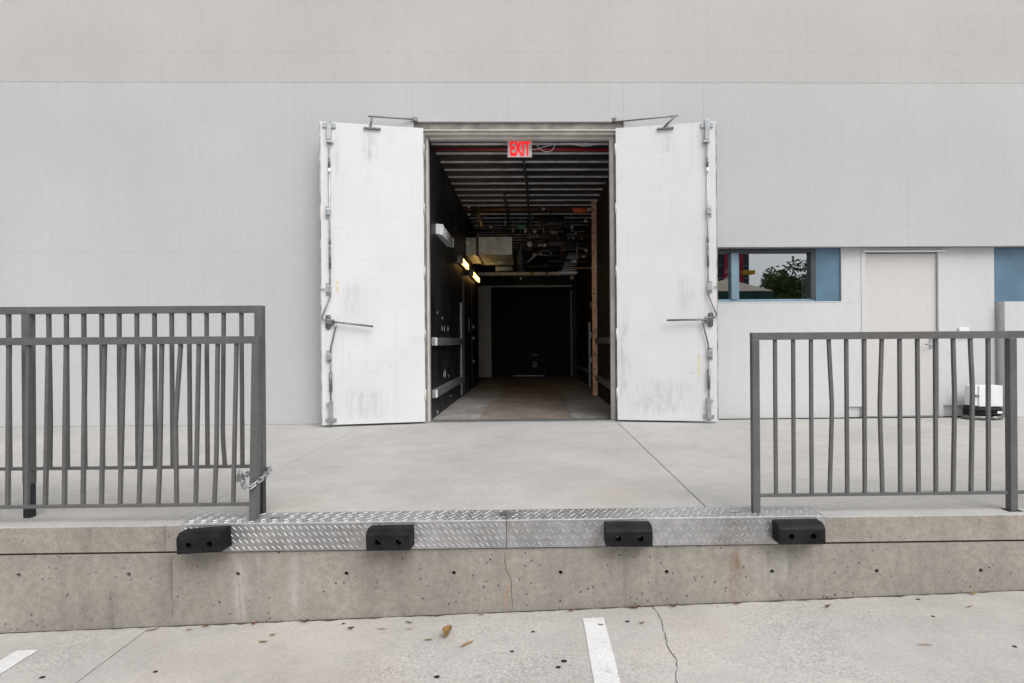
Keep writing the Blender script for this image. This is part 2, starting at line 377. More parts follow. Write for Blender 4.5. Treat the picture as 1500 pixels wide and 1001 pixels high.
# ------------------------------------------------------------------ loading dock
EY = -4.04
dock = thing('loading_dock', (0, EY, -.5), 'low concrete loading dock with stained retaining wall below a pale slab', 'loading dock')
j1, j2 = -2.075, 1.055     # control joints
for x0, x1 in ((-14, j1 - .0015), (j1 + .0015, j2 - .003), (j2 + .003, 14)):
    box('slab', x0, x1, EY, .05, -.148, 0, [m_dock], dock, .006)
for x in (j1, j2): box('joint_filler', x - .0045, x + .0045, EY + .006, .05, -.14, -.007, m_joint, dock)
# darker formed edge band of each slab
for x0, x1 in ((-14, j1 - .0015), (j1 + .0015, -1.94), (1.63, 14)):
    box('edge_band', x0, x1, EY - .004, EY + .002, -.146, -.006, m_edge, dock)
bm = bmesh.new(); ties = [(-2.891 + .6085 * i, -.29 - .006 * i + .02, .0125, .0125, 12) for i in range(-2, 13)]
holed(bm, -9, 9, -.9, -.157, EY, [t for t in ties if -9 < t[0] < 9], .035)
obj('retaining_wall', bm, m_ret, dock)
for t in ties:
    b2 = bmesh.new(); bmesh.ops.create_circle(b2, cap_ends=True, radius=.0105, segments=12, matrix=Matrix.Translation((t[0], EY + .02, t[1])) @ Matrix.Rotation(math.pi / 2, 4, 'X')); obj('tie_hole', b2, m_hole, dock)
box('wall_core', -9, 9, EY + .04, EY + .3, -.9, -.15, m_ret, dock)
box('bedding_joint', -9, 9, EY + .012, EY + .05, -.160, -.146, m_joint, dock)
def vcrack(pts, wd):
    bm = bmesh.new(); L = []
    for a, b in zip(pts, pts[1:]):
        for t in range(5):
            p = Vector(a).lerp(Vector(b), t / 5); j = random.uniform(-.004, .004); L.append([bm.verts.new((p.x + j - wd * random.uniform(.3, 1), EY - .002, p.z)), bm.verts.new((p.x + j + wd * random.uniform(.3, 1), EY - .002, p.z))])
    for a, b in zip(L, L[1:]): bm.faces.new((a[0], a[1], b[1], b[0]))
    obj('crack', bm, m_joint, dock)
vcrack([P(739, 808, EY), P(741, 833, EY), P(750, 850, EY), P(749, 870, EY), P(752, 894, EY)], .002)
vcrack([P(252, 815, EY), P(251, 860, EY), P(254, 880, EY), P(252, 905, EY)], .0015)

# ------------------------------------------------------------------ tread plate (two lengths, bent over the dock edge)
PX0, PX1, PXM = P(265, 775, EY).x, P(1207, 762, EY).x, P(742, 765, EY).x
sock = [P(404, 757, EY + .1).x, P(742, 752, EY + .1).x - .0, P(1076, 748, EY + .1).x]
def lug(bm, c, ang, nrm, L=.036, wd=.0056, h=.0036):
    t = Vector((math.cos(ang), 0, math.sin(ang))) if nrm == 'y' else Vector((math.cos(ang), math.sin(ang), 0))
    nv = Vector((0, -1, 0)) if nrm == 'y' else Vector((0, 0, 1)); s = nv.cross(t)
    b = [bm.verts.new(c + t * a * L / 2 + s * q * wd / 2) for a, q in ((-1, 0), (-.45, -.9), (.45, -.9), (1, 0), (.45, .9), (-.45, .9))]
    u = [bm.verts.new(c + t * a * L / 2 + nv * h) for a in (-.55, .55)]
    for f in ((b[0], b[1], u[0]), (b[1], b[2], u[1], u[0]), (b[2], b[3], u[1]), (b[3], b[4], u[1]), (b[4], b[5], u[0], u[1]), (b[5], b[0], u[0])): bm.faces.new(f)
TOPW = .20
for x0, x1, lab in ((PX0, PXM - .002, 'diamond tread plate on the dock edge below the chained railing post'), (PXM + .002, PX1, 'diamond tread plate on the dock edge reaching the railing before the service door')):
    t = thing('tread_plate', ((x0 + x1) / 2, EY, 0), lab, 'metal plate', 'diamond plates along the dock edge')
    box('front_flange', x0, x1, EY - .012, EY - .005, -.150, .002, m_tread, t, .001)
    bm = bmesh.new()                                                   # top flange with square railing sockets
    hs_ = [(x, 0, .030, .017, 4) for x in sock if x0 + .04 < x < x1 - .04]
    holed(bm, x0, x1, -TOPW / 2, TOPW / 2, 0, hs_, .006)
    bmesh.ops.transform(bm, matrix=Matrix.Translation((0, EY - .012 + TOPW / 2, .0085)) @ Matrix.Rotation(-math.pi / 2, 4, 'X'), verts=bm.verts)
    obj('top_flange', bm, m_tread, t)
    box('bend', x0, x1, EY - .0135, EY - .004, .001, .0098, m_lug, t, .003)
    bm = bmesh.new(); n = 0; sp = .0335
    for r in range(4):
        for i in range(int((x1 - x0) / sp)):
            lug(bm, Vector((x0 + .02 + i * sp + (sp / 2 if r % 2 else 0), EY - .012, -.131 + r * .037)), math.radians(-45 if (i + (0 if x0 < -.5 else r)) % 2 or x0 < -.5 else 45), 'y')
    for r in range(5):
        for i in range(int((x1 - x0) / sp)):
            c = Vector((x0 + .02 + i * sp + (sp / 2 if r % 2 else 0), EY + .012 + r * .037, .0086))
            if any(abs(c.x - s_) < .055 and abs(c.y - (EY + .09)) < .04 for s_ in sock): continue
            lug(bm, c, math.radians(45 if (i + r) % 2 else -45), 'z')
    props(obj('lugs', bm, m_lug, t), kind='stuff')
    if x0 < -.5: box('socket', x1 - .042, x1 - .001, EY + .072, EY + .104, .0090, .0100, m_joint, t)
    for s_ in sock:
        if x0 + .04 < s_ < x1 - .04: box('socket', s_ - .028, s_ + .028, EY + .071, EY + .105, .0040, .0060, m_joint, t)

# ------------------------------------------------------------------ bumpers
def bumper(pxl, pxr, ytop, ybot, tilt, label, dp=.10, ry=0):
    Yf = EY - .012 - dp; a = P(pxl, (ytop + ybot) / 2, Yf); b = P(pxr, (ytop + ybot) / 2, Yf); c = (a + b) / 2
    W, H = (b - a).length, .110
    t = thing('dock_bumper', (c.x, EY - .014, P(0, ybot, Yf).z * 0 + c.z), label, 'bumper', 'rubber bumpers on the dock edge', local=True)
    bm = bmesh.new(); ch = .028
    prof = [(0, -H / 2), (-dp, -H / 2), (-dp, H / 2 - ch), (-dp + .006, H / 2 - ch + .010), (-dp + .022, H / 2 - .006), (-dp + .032, H / 2 - .001), (-dp + .045, H / 2), (0, H / 2)]
    f = [[bm.verts.new((s_ * W / 2, y, z)) for y, z in prof] for s_ in (-1, 1)]
    k = len(prof)
    for i in range(k):
        if i != 1: bm.faces.new((f[0][i], f[0][(i + 1) % k], f[1][(i + 1) % k], f[1][i]))
    bm.faces.new(f[0]); bm.faces.new(f[1])
    holed(bm, -W / 2, W / 2, -H / 2, H / 2 - ch, -dp, [(-W * .24, -.012, .017, .017, 14), (W * .24, -.012, .017, .017, 14)], .05)
    bmesh.ops.remove_doubles(bm, verts=bm.verts, dist=.0004)
    bmesh.ops.rotate(bm, cent=(0, 0, 0), matrix=Matrix.Rotation(tilt, 3, 'Y') @ Matrix.Rotation(ry, 3, 'Z'), verts=bm.verts)
    obj('rubber_block', bm, m_rub, t, recentre=False)
    for s_ in (-1, 1):
        bm = bmesh.new(); bmesh.ops.create_cone(bm, cap_ends=True, segments=6, radius1=.009, radius2=.009, depth=.012, matrix=Matrix.Translation((s_ * W * .24, -dp + .044, -.012)) @ Matrix.Rotation(math.pi / 2, 4, 'X'))
        bmesh.ops.rotate(bm, cent=(0, 0, 0), matrix=Matrix.Rotation(tilt, 3, 'Y') @ Matrix.Rotation(ry, 3, 'Z'), verts=bm.verts)
        obj('bolt', bm, m_hw, t, recentre=False)
bumper(259, 326, 779, 812, math.radians(-4), 'crooked black rubber bumper beneath the chained railing post', ry=math.radians(-3))
bumper(537, 602, 778, 806, math.radians(-1), 'black rubber dock bumper between the crooked bumper and the plate seam', ry=math.radians(-3))
bumper(888, 956, 773, 800, math.radians(.5), 'black rubber dock bumper on the seamed plate behind the painted parking line')
bumper(1142, 1209, 770, 796, math.radians(0), 'clean black rubber bumper at the plate end below the service door railing')

# ------------------------------------------------------------------ railings
RY = -3.965
def rail_top(): return 1.063
def balusters(parent, tops, bots, mids, z0, z1, Y, mat=m_rail):
    for i, (a, b) in enumerate(zip(tops, bots)):
        pts = [Vector((b, Y, z0)), Vector((a, Y, z1))]
        if i in mids:
            f, dx = mids[i]; zc = z0 + (z1 - z0) * f; xm = b + (a - b) * f + dx
            pts = []
            for k in range(13):
                t = k / 12; q = t / f if t < f else (1 - t) / (1 - f)
                pts.append(Vector((b + (a - b) * t + dx * (q * q * (3 - 2 * q) * .2 + q * .8), Y - .006 * q, z0 + (z1 - z0) * t)))
        obj('baluster', tube(bmesh.new(), pts, .0092, square=True), mat, parent)
def railpart(name, x0, x1, z0, z1, Y, d, parent, mat=m_rail): return box(name, x0, x1, Y - d / 2, Y + d / 2, z0, z1, mat, parent, .002)
# right-hand fixed railing
rr = thing('railing', (P(1106, 750, RY).x, RY, 0), 'grey steel guard railing with bent bars before the service door', 'railing', 'fixed guard railings on the dock edge')
pR = [P(1106, 600, RY).x, P(1481, 600, RY).x]; pR.append(pR[1] + (pR[1] - pR[0]))
railpart('top_rail', pR[0] - .021, 6.5, 1.020, 1.063, RY, .044, rr)
railpart('bottom_rail', pR[0] + .024, 6.5, .098, .116, RY, .022, rr)
for i, x in enumerate(pR + [pR[2] + 1.53]): railpart('post', x - .021, x + .021, -.01 if i else .009, 1.0195, RY, .042, rr)
box('post_socket', pR[1] - .04, pR[1] + .045, RY - .03, RY + .03, .0005, .0025, m_hole, rr)
s3 = 3.2286
tp = [P(1080 + x / s3, 497, RY).x for x in (178, 264, 348, 432, 515, 600, 683, 767, 851, 936, 1020, 1101, 1186)]
bt = [P(1080 + x / s3, 722, RY).x for x in (183, 267, 352, 437, 520, 603, 686, 771, 857, 939, 1021, 1105, 1188)]
balusters(rr, tp, bt, {3: (.56, .014), 6: (.56, -.017), 11: (.66, .008), 10: (.6, .005), 0: (.5, -.003)}, .116, 1.020, RY)
d = pR[1] - pR[0]
balusters(rr, [x + d for x in bt], [x + d for x in bt], {}, .116, 1.020, RY)
# left-hand fixed railing
LY = -3.985
lr = thing('railing', (P(373, 760, LY).x, LY, 0), 'grey steel guard railing chained to a taller panel behind it', 'railing', 'fixed guard railings on the dock edge')
xe0, xe1 = P(372.5, 758, LY).x, P(376.5, 497, LY).x
sc = 2.8595
def slanted(name, b, t, z0, z1, h, Y, parent, mat=m_rail):
    return obj(name, tube(bmesh.new(), [(b, Y, z0), (t, Y, z1)], h, square=True), mat, parent)
slanted('post', xe0, xe1, .009, 1.0195, .021, LY, lr)
railpart('top_rail', -6.5, xe1 + .021, 1.020, 1.063, LY, .044, lr)
railpart('bottom_rail', -6.5, xe0 - .020, .090, .108, LY, .022, lr)
for k in (1, 2, 3): railpart('post', xe0 - 1.53 * k - .021, xe0 - 1.53 * k + .021, -.01, 1.0195, LY, .042, lr)
tp = [P(x / sc, 501, LY).x for x in (38, 120, 203, 278, 356, 438, 520, 600, 678, 757, 833, 912, 991)]
bt = [P(x / sc, 733, LY).x for x in (33, 113, 190, 270, 348, 425, 503, 582, 663, 740, 820, 898, 977)]
balusters(lr, tp, bt, {9: (.52, -.014), 8: (.25, .008), 11: (.3, .009), 7: (.3, .006), 3: (.5, .003)}, .108, 1.020, LY)
balusters(lr, [x - 1.53 for x in bt], [x - 1.53 for x in bt], {}, .108, 1.020, LY)
# lifted-out railing panel standing on its socket legs behind
BY = -3.85
br = thing('loose_railing', (P(382, 752, BY).x, BY, 0), 'taller loose railing panel standing on dark legs behind the fixed railing', 'railing')
xa, xb = P(381.5, 600, BY).x, P(42.5, 600, BY).x
zt = P(380, 448, BY).z; zb = P(380, 683, BY).z
railpart('top_rail', xb - .55, xa - .0235, zt - .043, zt, BY, .044, br)
railpart('bottom_rail', xb - .55, xa - .0235, zb - .009, zb + .009, BY, .022, br)
for x in (xa, xb):
    railpart('post', x - .023, x + .023, .20, zt - (.0 if x == xa else .0435), BY, .046, br)
    railpart('leg', x - .021, x + .021, .001, .1995, BY, .042, br, m_leg)
tp = [P(x / sc, 500, BY).x for x in (37, 205, 279, 352, 427, 500, 574, 648, 720, 793, 866, 938, 1012)]
balusters(br, tp, tp, {11: (.2, -.008), 1: (.3, .01), 5: (.4, .004)}, zb + .009, zt - .043, BY)
balusters(br, [xb - .111 * k for k in (2, 3, 4)], [xb - .111 * k for k in (2, 3, 4)], {}, zb + .009, zt - .043, BY)
# chain and padlock
ch = thing('chain', (xe0, LY, .28), 'galvanised chain looped around both railing posts', 'chain')
loop = []
cxm, cym = (xe0 + xa) / 2 + .008, (LY + BY) / 2
for i in range(22):
    a = 2 * math.pi * i / 22
    loop.append(Vector((cxm - .012 + (.056) * math.cos(a), cym + (.115) * math.sin(a), .225 + .03 * math.sin(a) + .03 * max(0, math.cos(a)) + .03 * max(0, -math.cos(a)))))
lm = bmesh.new(); pts = []
for i in range(16):
    a = 2 * math.pi * i / 16; pts.append((math.copysign(.0105, math.cos(a)) + .0095 * math.cos(a), .011 * math.sin(a), 0))
rings = []
for i, p in enumerate(pts):
    p = Vector(p); q = (Vector(pts[(i + 1) % 16]) - Vector(pts[i - 1])).normalized(); u = Vector((0, 0, 1)); v = q.cross(u)
    rings.append([lm.verts.new(p + .0042 * (math.cos(k * 1.0472) * u + math.sin(k * 1.0472) * v)) for k in range(6)])
for i in range(16):
    for k in range(6): lm.faces.new((rings[i][k], rings[i][(k + 1) % 6], rings[(i + 1) % 16][(k + 1) % 6], rings[(i + 1) % 16][k]))
lk = obj('link', lm, m_galv, ch, True, recentre=False)
for i in range(22):
    o = lk if i == 0 else copy_obj(lk, ch)
    d = (loop[(i + 1) % 22] - loop[i - 1]).normalized()
    o.rotation_mode = 'QUATERNION'; o.rotation_quaternion = d.to_track_quat('X', 'Z') @ Matrix.Rotation(math.pi / 2 * (i % 2) + .5, 3, 'X').to_quaternion()
    o.location = loop[i] - Vector((xe0, LY, .28))
pl = thing('padlock', (loop[11].x - .006, loop[13].y, .235), 'small grey padlock hanging on the railing chain', 'padlock')
q = pl.location
box('lock_body', q.x - .020, q.x + .014, q.y - .012, q.y + .010, q.z - .008, q.z + .034, m_hw, pl, .005)
pipe('shackle', [(q.x - .012, q.y, q.z + .03), (q.x - .012, q.y, q.z + .055), (q.x - .003, q.y, q.z + .063), (q.x + .007, q.y, q.z + .055), (q.x + .007, q.y, q.z + .03)], .004, m_galv, pl, 8)

# ------------------------------------------------------------------ building
bld = thing('building', (0, .25, 0), 'pale grey and beige stucco building with an open dock doorway and blue framed windows', 'building')
OX0, OX1, OZ = -1.478, 1.178, 3.805            # rough opening
RX, RZ, RYY = 2.20, 2.207, .11                  # recessed bay on the right
zrows = [(0.006, 2.18), (2.18, 4.30), (4.30, 4.685), (4.685, 7.1), (7.1, 9.4)]
xcols = [P(147, 300).x + 1.275 * k for k in range(-7, 17)]
for zi, (z0, z1) in enumerate(zrows):
    for x0, x1 in zip(xcols, xcols[1:]):
        m = m_lo if z1 <= 4.31 else m_up
        parts = [(x0, x1, z0, z1)]
        if z0 < OZ and x1 > OX0 and x0 < OX1:
            parts = []
            if x0 < OX0: parts.append((x0, OX0, z0, z1))
            if x1 > OX1: parts.append((OX1, x1, z0, z1))
            if z1 > OZ: parts.append((max(x0, OX0), min(x1, OX1), max(z0, OZ), z1))
        for a, b, c, e in parts:
            if c < RZ - .1 and b > RX:
                if a < RX: obj('wall_panel', bx(bmesh.new(), a + .001, RX, -.0, .03, c + .001, e - .001, .0008), m, bld)
                continue
            if abs(c - 2.18) < .01 and b > RX: 
                if a < RX: obj('wall_panel', bx(bmesh.new(), a + .001, RX - .001, -.0, .03, c + .001, e - .001, .0008), m, bld); a = RX
                c = RZ
            g = .0013 if abs(c - 4.30) < .01 else .0003
            obj('wall_panel', bx(bmesh.new(), a + .0003, b - .0003, -.0015 if c >= 4.29 else 0, .03, c + g, e - (.0013 if abs(e - 4.3) < .01 else .0004), .0005), m, bld)
core = lambda *a: box('wall_core', *a, m_lo, bld)
core(-14, OX0, .0045, .25, 0, 9.4); core(OX0 + .0005, OX1 - .0005, .0045, .25, OZ, 9.4); core(OX1, RX, .0045, .25, 0, 9.4); core(RX + .0005, 15, .0045, .5, RZ + .003, 9.4)
for a in ((RX + .001, 15, 3.5, 3.6, 0, RZ), (RX - .1, RX, .26, 3.6, 0, RZ), (4.2, 4.3, .31, 3.5, 0, RZ), (RX, 15, .3, 3.6, -.1, -.002), (RX, 15, .501, 3.6, RZ, RZ + .1)): box('room_wall', *a, m_deck, bld)
box('roof', -14, 15, .3, 12, 9.2, 9.4, m_lo, bld)
# recessed bay
X = lambda px, Y=RYY: P(px, 500, Y).x
wx0, wx1 = RX, X(1233); zs = P(1140, 443.5, RYY).z
dx0, dx1 = X(1262), X(1381)
box('bay_wall', RX, dx0 - .001, RYY, .3, .145, zs - .003, m_white, bld, .002)
box('bay_sill', RX, wx1, RYY - .004, .30, zs - .0025, zs + .012, m_white, bld, .002)
box('bay_wall', wx1 + .001, dx0 - .001, RYY, .3, zs - .002, RZ, m_white, bld)
box('bay_base', RX, X(1241), RYY + .001, .3, 0.004, .1445, m_white, bld); box('bay_base', X(1241), dx0, RYY + .03, .3, .004, .1445, m_white, bld)
px4 = X(1457)
box('bay_wall', dx1 + .001, px4, RYY, .3, .150, RZ, m_white, bld, .002); box('bay_base', dx1 + .001, px4 + .05, RYY + .03, .3, .004, .1495, m_white, bld)
box('bay_block', px4 + .045, 14, .0, .3, .004, P(1480, 442, 0).z, m_white, bld, .004)
box('bay_return', px4 + .0005, px4 + .0445, RYY + .04, .3, .004, 1.5, m_white, bld)
box('blue_panel', px4 + .001, 9, RYY + .02, .28, P(1480, 442, 0).z + .001, RZ - .002, m_blue, bld)
# window
win = box('window', X(1197), wx1 - .002, RYY + .025, .28, zs + .013, RZ - .002, m_blue, bld)          # blue spandrel part of the window
win['label'] = 'blue framed ribbon window with reflecting panes'
wz0, wz1 = zs + .013, RZ - .003
def wf(name, a, b, z0, z1, y0, y1, m): return box(name, a, b, y0, y1, z0, z1, m, win, .002)
wf('sill_rail', RX + .001, X(1197) - .001, wz0, wz0 + .035, .15, .22, m_bluel)
wf('head_rail', RX + .001, X(1197) - .001, wz1 - .05, wz1, .14, .23, m_wdark)
wf('mullion', X(1073), X(1081), wz0 + .0355, wz1 - .0505, .13, .23, m_bluel); wf('mullion', X(1081) + .001, X(1085), wz0 + .0355, wz1 - .0505, .15, .23, m_bluel)
wf('jamb', X(1190), X(1197) - .001, wz0 + .0355, wz1 - .0505, .135, .23, m_wdark)
wf('jamb', RX + .001, RX + .05, wz0 + .0355, wz1 - .0505, .14, .23, m_bluel)
wf('pane', RX + .0505, X(1073) - .001, wz0 + .036, wz1 - .051, .195, .199, m_glass); wf('pane', X(1085) + .001, X(1190) - .001, wz0 + .036, wz1 - .051, .195, .199, m_glass)
wf('reflection_strip', X(1181), X(1190), wz0 + .03, wz1 - .04, .23, .24, m_capw)  # pale strip added behind the pane, stands in for a reflection at its edge
# service door
pdz = P(1320, 371, RYY).z
sd_ = box('service_door', X(1269), X(1374), RYY + .03, RYY + .07, .018, pdz, m_pd, bld, .002); sd_['label'] = 'closed beige metal service door'
fr = lambda *a: box('door_frame', *a, m_white, sd_, .002)
fr(dx0, X(1268.5), RYY - .006, .25, .004, pdz + .012); fr(X(1374.6), dx1, RYY - .006, .25, .004, pdz + .012); fr(dx0, dx1, RYY - .0062, .25, pdz + .0125, RZ - .0015)
box('drip_cap', X(1264), X(1384), RYY - .035, RYY - .007, pdz + .012, pdz + .030, m_sign, sd_, .003)
box('threshold', X(1268.6), X(1374.5), RYY + .0, RYY + .12, .0045, .0165, m_galv, sd_)
for y in (392, 480, 580): z = P(1268, y, RYY).z; pipe('hinge', [(X(1268.4), RYY + .022, z - .06), (X(1268.4), RYY + .022, z + .06)], .009, m_hw, sd_, 8)
hz = P(1360, 505, RYY).z; hx = X(1366)
pipe('handle', [(hx, RYY + .03, hz), (hx, RYY - .03, hz), (hx - .02, RYY - .035, hz), (hx - .12, RYY - .035, hz + .004)], .009, m_galv, sd_, 8)
box('lock_plate', hx - .025, hx + .025, RYY + .022, RYY + .0295, hz - .05, hz + .09, m_galv, sd_, .003)
box('sensor_box', X(1403), X(1418), RYY - .03, RYY - .0005, P(1410, 494, RYY).z, P(1410, 480, RYY).z, m_sign, bld, .006)
# dock door frame
fz = 3.622
box('frame_head', OX0 + .001, OX1 - .001, .035, .10, 3.715, OZ - .001, m_fdark, bld, .002); box('frame_head', OX0 + .001, OX1 - .001, .02, .12, 3.70, 3.7145, m_frame, bld, .002)
box('frame_head', -1.37, 1.09, .06, .249, fz + .04, 3.6995, m_frame, bld, .002); box('frame_stop', -1.30, 1.02, .12, .20, fz, fz + .0395, m_frame, bld, .002)
for s_, a, b, c in ((-1, OX0 + .001, -1.37, -1.318), (1, OX1 - .001, 1.09, 1.012)):
    x0, x1 = sorted((a, b)); box('frame_jamb', x0, x1, .02, .249, .005, 3.699, m_frame, bld, .002)
    x0, x1 = sorted((b, c)); box('frame_stop', x0 + (.001 if s_ > 0 else .001), x1 - .001, .11, .20, .005, 3.661, m_frame, bld, .002)
    x0, x1 = sorted((b, b - s_ * .028)); box('frame_rabbet', x0 + .001, x1 - .001, .03, .1095, .005, 3.661, m_fdark, bld, .002)
box('threshold', -1.37, 1.09, .01, .26, .0005, .010, m_galv, bld, .002)

# dock door leaves (local x from hinge, face towards the viewer)
def leaf(side, hx, ang, W, label, lever):
    H0, H1 = .025, 3.705; fs = 1 if side < 0 else -1          # fs: local y of the visible face
    rot = math.pi + ang if side < 0 else -ang
    bm = bx(bmesh.new(), 0, W, -.022, .022, H0, H1, .003)
    d = obj('dock_door', bm, m_door, bld, recentre=False); d['label'] = label
    d.location = Vector((hx, -.028, 0)) - bld.location; d.rotation_euler.z = rot; OFF[d.name] = Vector()
    fy = .022 * fs
    Yb = lambda a, b: sorted((fy + fs * a, fy + fs * b))
    def hb(name, x0, x1, z0, z1, a, b, m=m_galv, bev=.003):
        y0, y1 = Yb(a, b); return box(name, x0, x1, y0, y1, z0, z1, m, d, bev)
    def hp(name, pts, r, m=m_hw, n=8): return pipe(name, [(x, fy + fs * o, z) for x, o, z in pts], r, m, d, n)
    xr = W * .907; Z = lambda y: H1 - (y - 183) / 442 * (H1 - H0)
    # edge wear strips and weather bar
    hb('edge_strip', W - .012, W + .0015, H0 + .02, H1 - .02, -.03, .0008, m_edgew, .0005)
    # bolts
    hb('bolt_housing', xr - .026, xr + .026, Z(210), Z(180), .0005, .05); hb('bolt_flange', xr - .075, xr + .075, Z(192), Z(185), .0005, .018)
    hb('bolt_guide', xr - .045, xr + .03, Z(214.5), Z(210.5), .0005, .045)
    hb('bolt_housing', xr - .024, xr + .024, Z(621), Z(590), .0005, .05); hb('bolt_flange', xr - .065, xr + .065, Z(620), Z(615), .0005, .02); hb('bolt_guide', xr - .01, xr + .05, Z(596), Z(592), .0005, .045)
    hp('bolt_tip', [(xr, .025, Z(621)), (xr, .025, Z(621) - .028)], .014, m_galv)
    hp('bolt_rod', [(xr, .028, Z(214)), (xr, .028, Z(440))], .0085, m_galv)
    for a, b in ((237, 250), (352, 362), (366, 398)): hp('turnbuckle', [(xr, .028, Z(a)), (xr, .028, Z(b))], .0135, m_hw)
    hp('collar', [(xr, .028, Z(252)), (xr, .028, Z(258))], .016, m_capw)
    for y in (315, 427, 525):
        hb('rod_guide', xr - .012, xr + .045, Z(y + 5), Z(y - 5), .0005, .046, m_galv, .008)
        hb('guide_foot', xr + .0, xr + .05, Z(y + 9), Z(y - 9), .0003, .012, m_galv, .004)
    zc = Z(475)
    hp('link_bar', [(xr, .03, Z(438)), (W * .985, .035, zc + .06), (W * .975, .035, zc + .03), (xr + .02, .04, zc + .004)], .009)
    hp('link_bar', [(xr - .075, .04, zc - .045), (xr - .06, .038, zc - .07), (xr - .004, .03, Z(512)), (xr, .028, Z(530))], .009)
    hb('cam_plate', xr + .0, xr + .055, zc - .085, zc + .085, .0005, .014, m_hw, .02); hb('cam_hub', xr - .05, xr + .05, zc - .035, zc + .035, .0145, .05, m_hw, .014)
    hp('lever', [(xr - .02, .052, zc), (xr - .10, .058, zc + lever * .1), (xr - .50, .075, zc + lever)], [.014, .012, .012], m_hw, 10)
    hp('bolt_rod', [(xr, .028, Z(528)), (xr, .028, Z(592))], .0085, m_hw)
    hp('turnbuckle', [(xr, .028, Z(548)), (xr, .028, Z(577))], .019, m_hw, 6)
    # tape remnant
    if side < 0: hb('tape_remnant', xr - .095, xr - .07, Z(432), Z(412), .0004, .0012, m_tape, 0)
    else: hb('tape_remnant', xr - .125, xr - .105, Z(560), Z(526), .0004, .0012, m_tape, 0)
    hb('edge_pin', W - .05, W + .02, Z(427) - .004, Z(427) + .004, .01, .02, m_hw, .001)
    # closer: shoe on the leaf, elbow and arm to the head of the frame
    xs = W * .5
    hb('closer_shoe', xs - .10, xs + .10, H1 - .062, H1 - .040, .0005, .03, m_hw)
    e = (xs + .0 if side < 0 else xs + .12, .03, H1 + .085)
    hp('closer_elbow', [(xs + (.02 if side < 0 else -.02), .02, H1 - .04), e], .012, m_hw)
    endx = .10 if side < 0 else -.02
    hp('closer_arm', [(e[0] + .04, .03, H1 + .09), (endx, -.06 + .0, H1 + .125 if side < 0 else H1 + .10)], .010, m_hw); hb('closer_bracket', endx - .03, endx + .03, H1 + .10, H1 + .15, -.085, -.04, m_hw)
    for y in (215, 305, 400, 495, 585): hp('hinge', [(-.004, -.0 if fs > 0 else 0, Z(y) - .07), (-.004, 0, Z(y) + .07)], .011, m_frame)
    return d
leaf(-1, -1.352, math.radians(10.8), 1.232, 'open white dock door leaf with its lever tilted down', -.055)
leaf(1, 1.072, math.radians(10.8), 1.228, 'open white dock door leaf with its lever level, beside the window', -.003)

# ------------------------------------------------------------------ hall inside
HX0, HX1, HZ, HE = -1.325, 1.215, 3.66, 9.35
fl = props(box('hall_floor', -2.2, 2.2, .262, HE + .3, -.1, -.004, m_ply2), kind='structure')
for r, (y0, y1) in enumerate(((.27, 2.7), (2.71, 5.1), (5.11, 7.5), (7.51, 9.3))):
    for k, (x0, x1, m) in enumerate(((HX0 - .3, -.72, m_ply2), (-.715, .52, m_ply1), (.525, HX1 + .3, m_ply2))):
        if r > 1: m = m_ply2 if k != 1 or r == 3 else m_ply1
        dx = (.0, .09, -.05, .04)[r]
        box('floor_board', x0 + (dx if k else 0), x1 + (dx if k < 2 else 0) - .003, y0, y1, -.0035, .004, m, fl, .001)
wl = props(box('hall_wall_left', HX0 - .2, HX0, .26, 6.9, 0, HZ, m_bw), kind='structure')
wl2 = props(box('hall_wall_far_left', -1.9, -1.7, 6.9, HE, 0, HZ, m_bw), kind='structure'); box('return', -1.7, HX0 - .2005, 6.85, 6.9, 0, HZ, m_bw, wl2)
wr = props(box('hall_wall_right', HX1 + .06, HX1 + .26, .26, HE, 0, HZ, m_bw), kind='structure')
box('board_lining', HX1, HX1 + .0595, .26, 3.50, .0, 3.60, m_brn, wr)
wb = props(box('hall_wall_back', -2.2, 2.2, HE, HE + .2, 0, HZ, m_bw), kind='structure')
hc = props(box('hall_ceiling', -2.2, 2.2, .251, HE + .3, HZ, HZ + .15, m_deck), kind='structure')
rib0 = None
for k in range(24):
    y = .36 + .385 * k
    if y > HE - .05: break
    if rib0 is None:
        bm = bx(bmesh.new(), -1.32, 1.27, -.006, .02, -.024, 0, .002); rib0 = obj('deck_rib', bm, m_rib, hc, recentre=False); o = rib0
    else: o = copy_obj(rib0, hc)
    o.location = Vector((0, y, HZ - .001)) - worldoff(hc)
# wall rails, left and right
for z in (P(650, 512, 1.5).z, None):
    z0 = 1.03 if z else .34
    box('guard_rail', HX0 + .001, HX0 + .05, .30, 3.35, z0 - .055, z0 + .055, m_galv, wl, .004)
    box('guard_rail', HX1 - .05, HX1 - .001, .30, 3.42, z0 - .05, z0 + .05, m_galv, wr, .004)
    box('rail_bracket', HX0 + .0505, HX0 + .062, .32, .40, z0 - .05, z0 + .05, m_capw, wl, .002)
box('corner_strip', HX0 + .001, HX0 + .03, 3.36, 3.40, .05, 1.75, m_galv, wl, .002)
dl = box('side_door', HX0 + .001, HX0 + .02, 3.8, 4.75, .01, 2.15, m_deck, wl, .002); box('side_door_frame', HX0 + .0005, HX0 + .035, 3.70, 3.795, .01, 2.22, m_blk, wl, .002)
box('push_plate', HX0 + .0205, HX0 + .03, 4.6, 4.68, 1.25, 1.5, m_galv, wl, .002); box('side_door', HX0 + .001, HX0 + .02, 5.3, 6.3, .01, 2.15, m_deck, wl, .002)
for z in (.6, 1.1, 1.35): box('latch', HX0 + .0205, HX0 + .05, 5.4, 5.47, z - .03, z + .03, m_galv, wl, .003)
box('corner_post', HX1 - .055, HX1 + .0, 3.505, 3.56, .0, 3.02 + .8, m_woodp, wr, .002) if False else None
pz = P(871, 281, 3.5).z
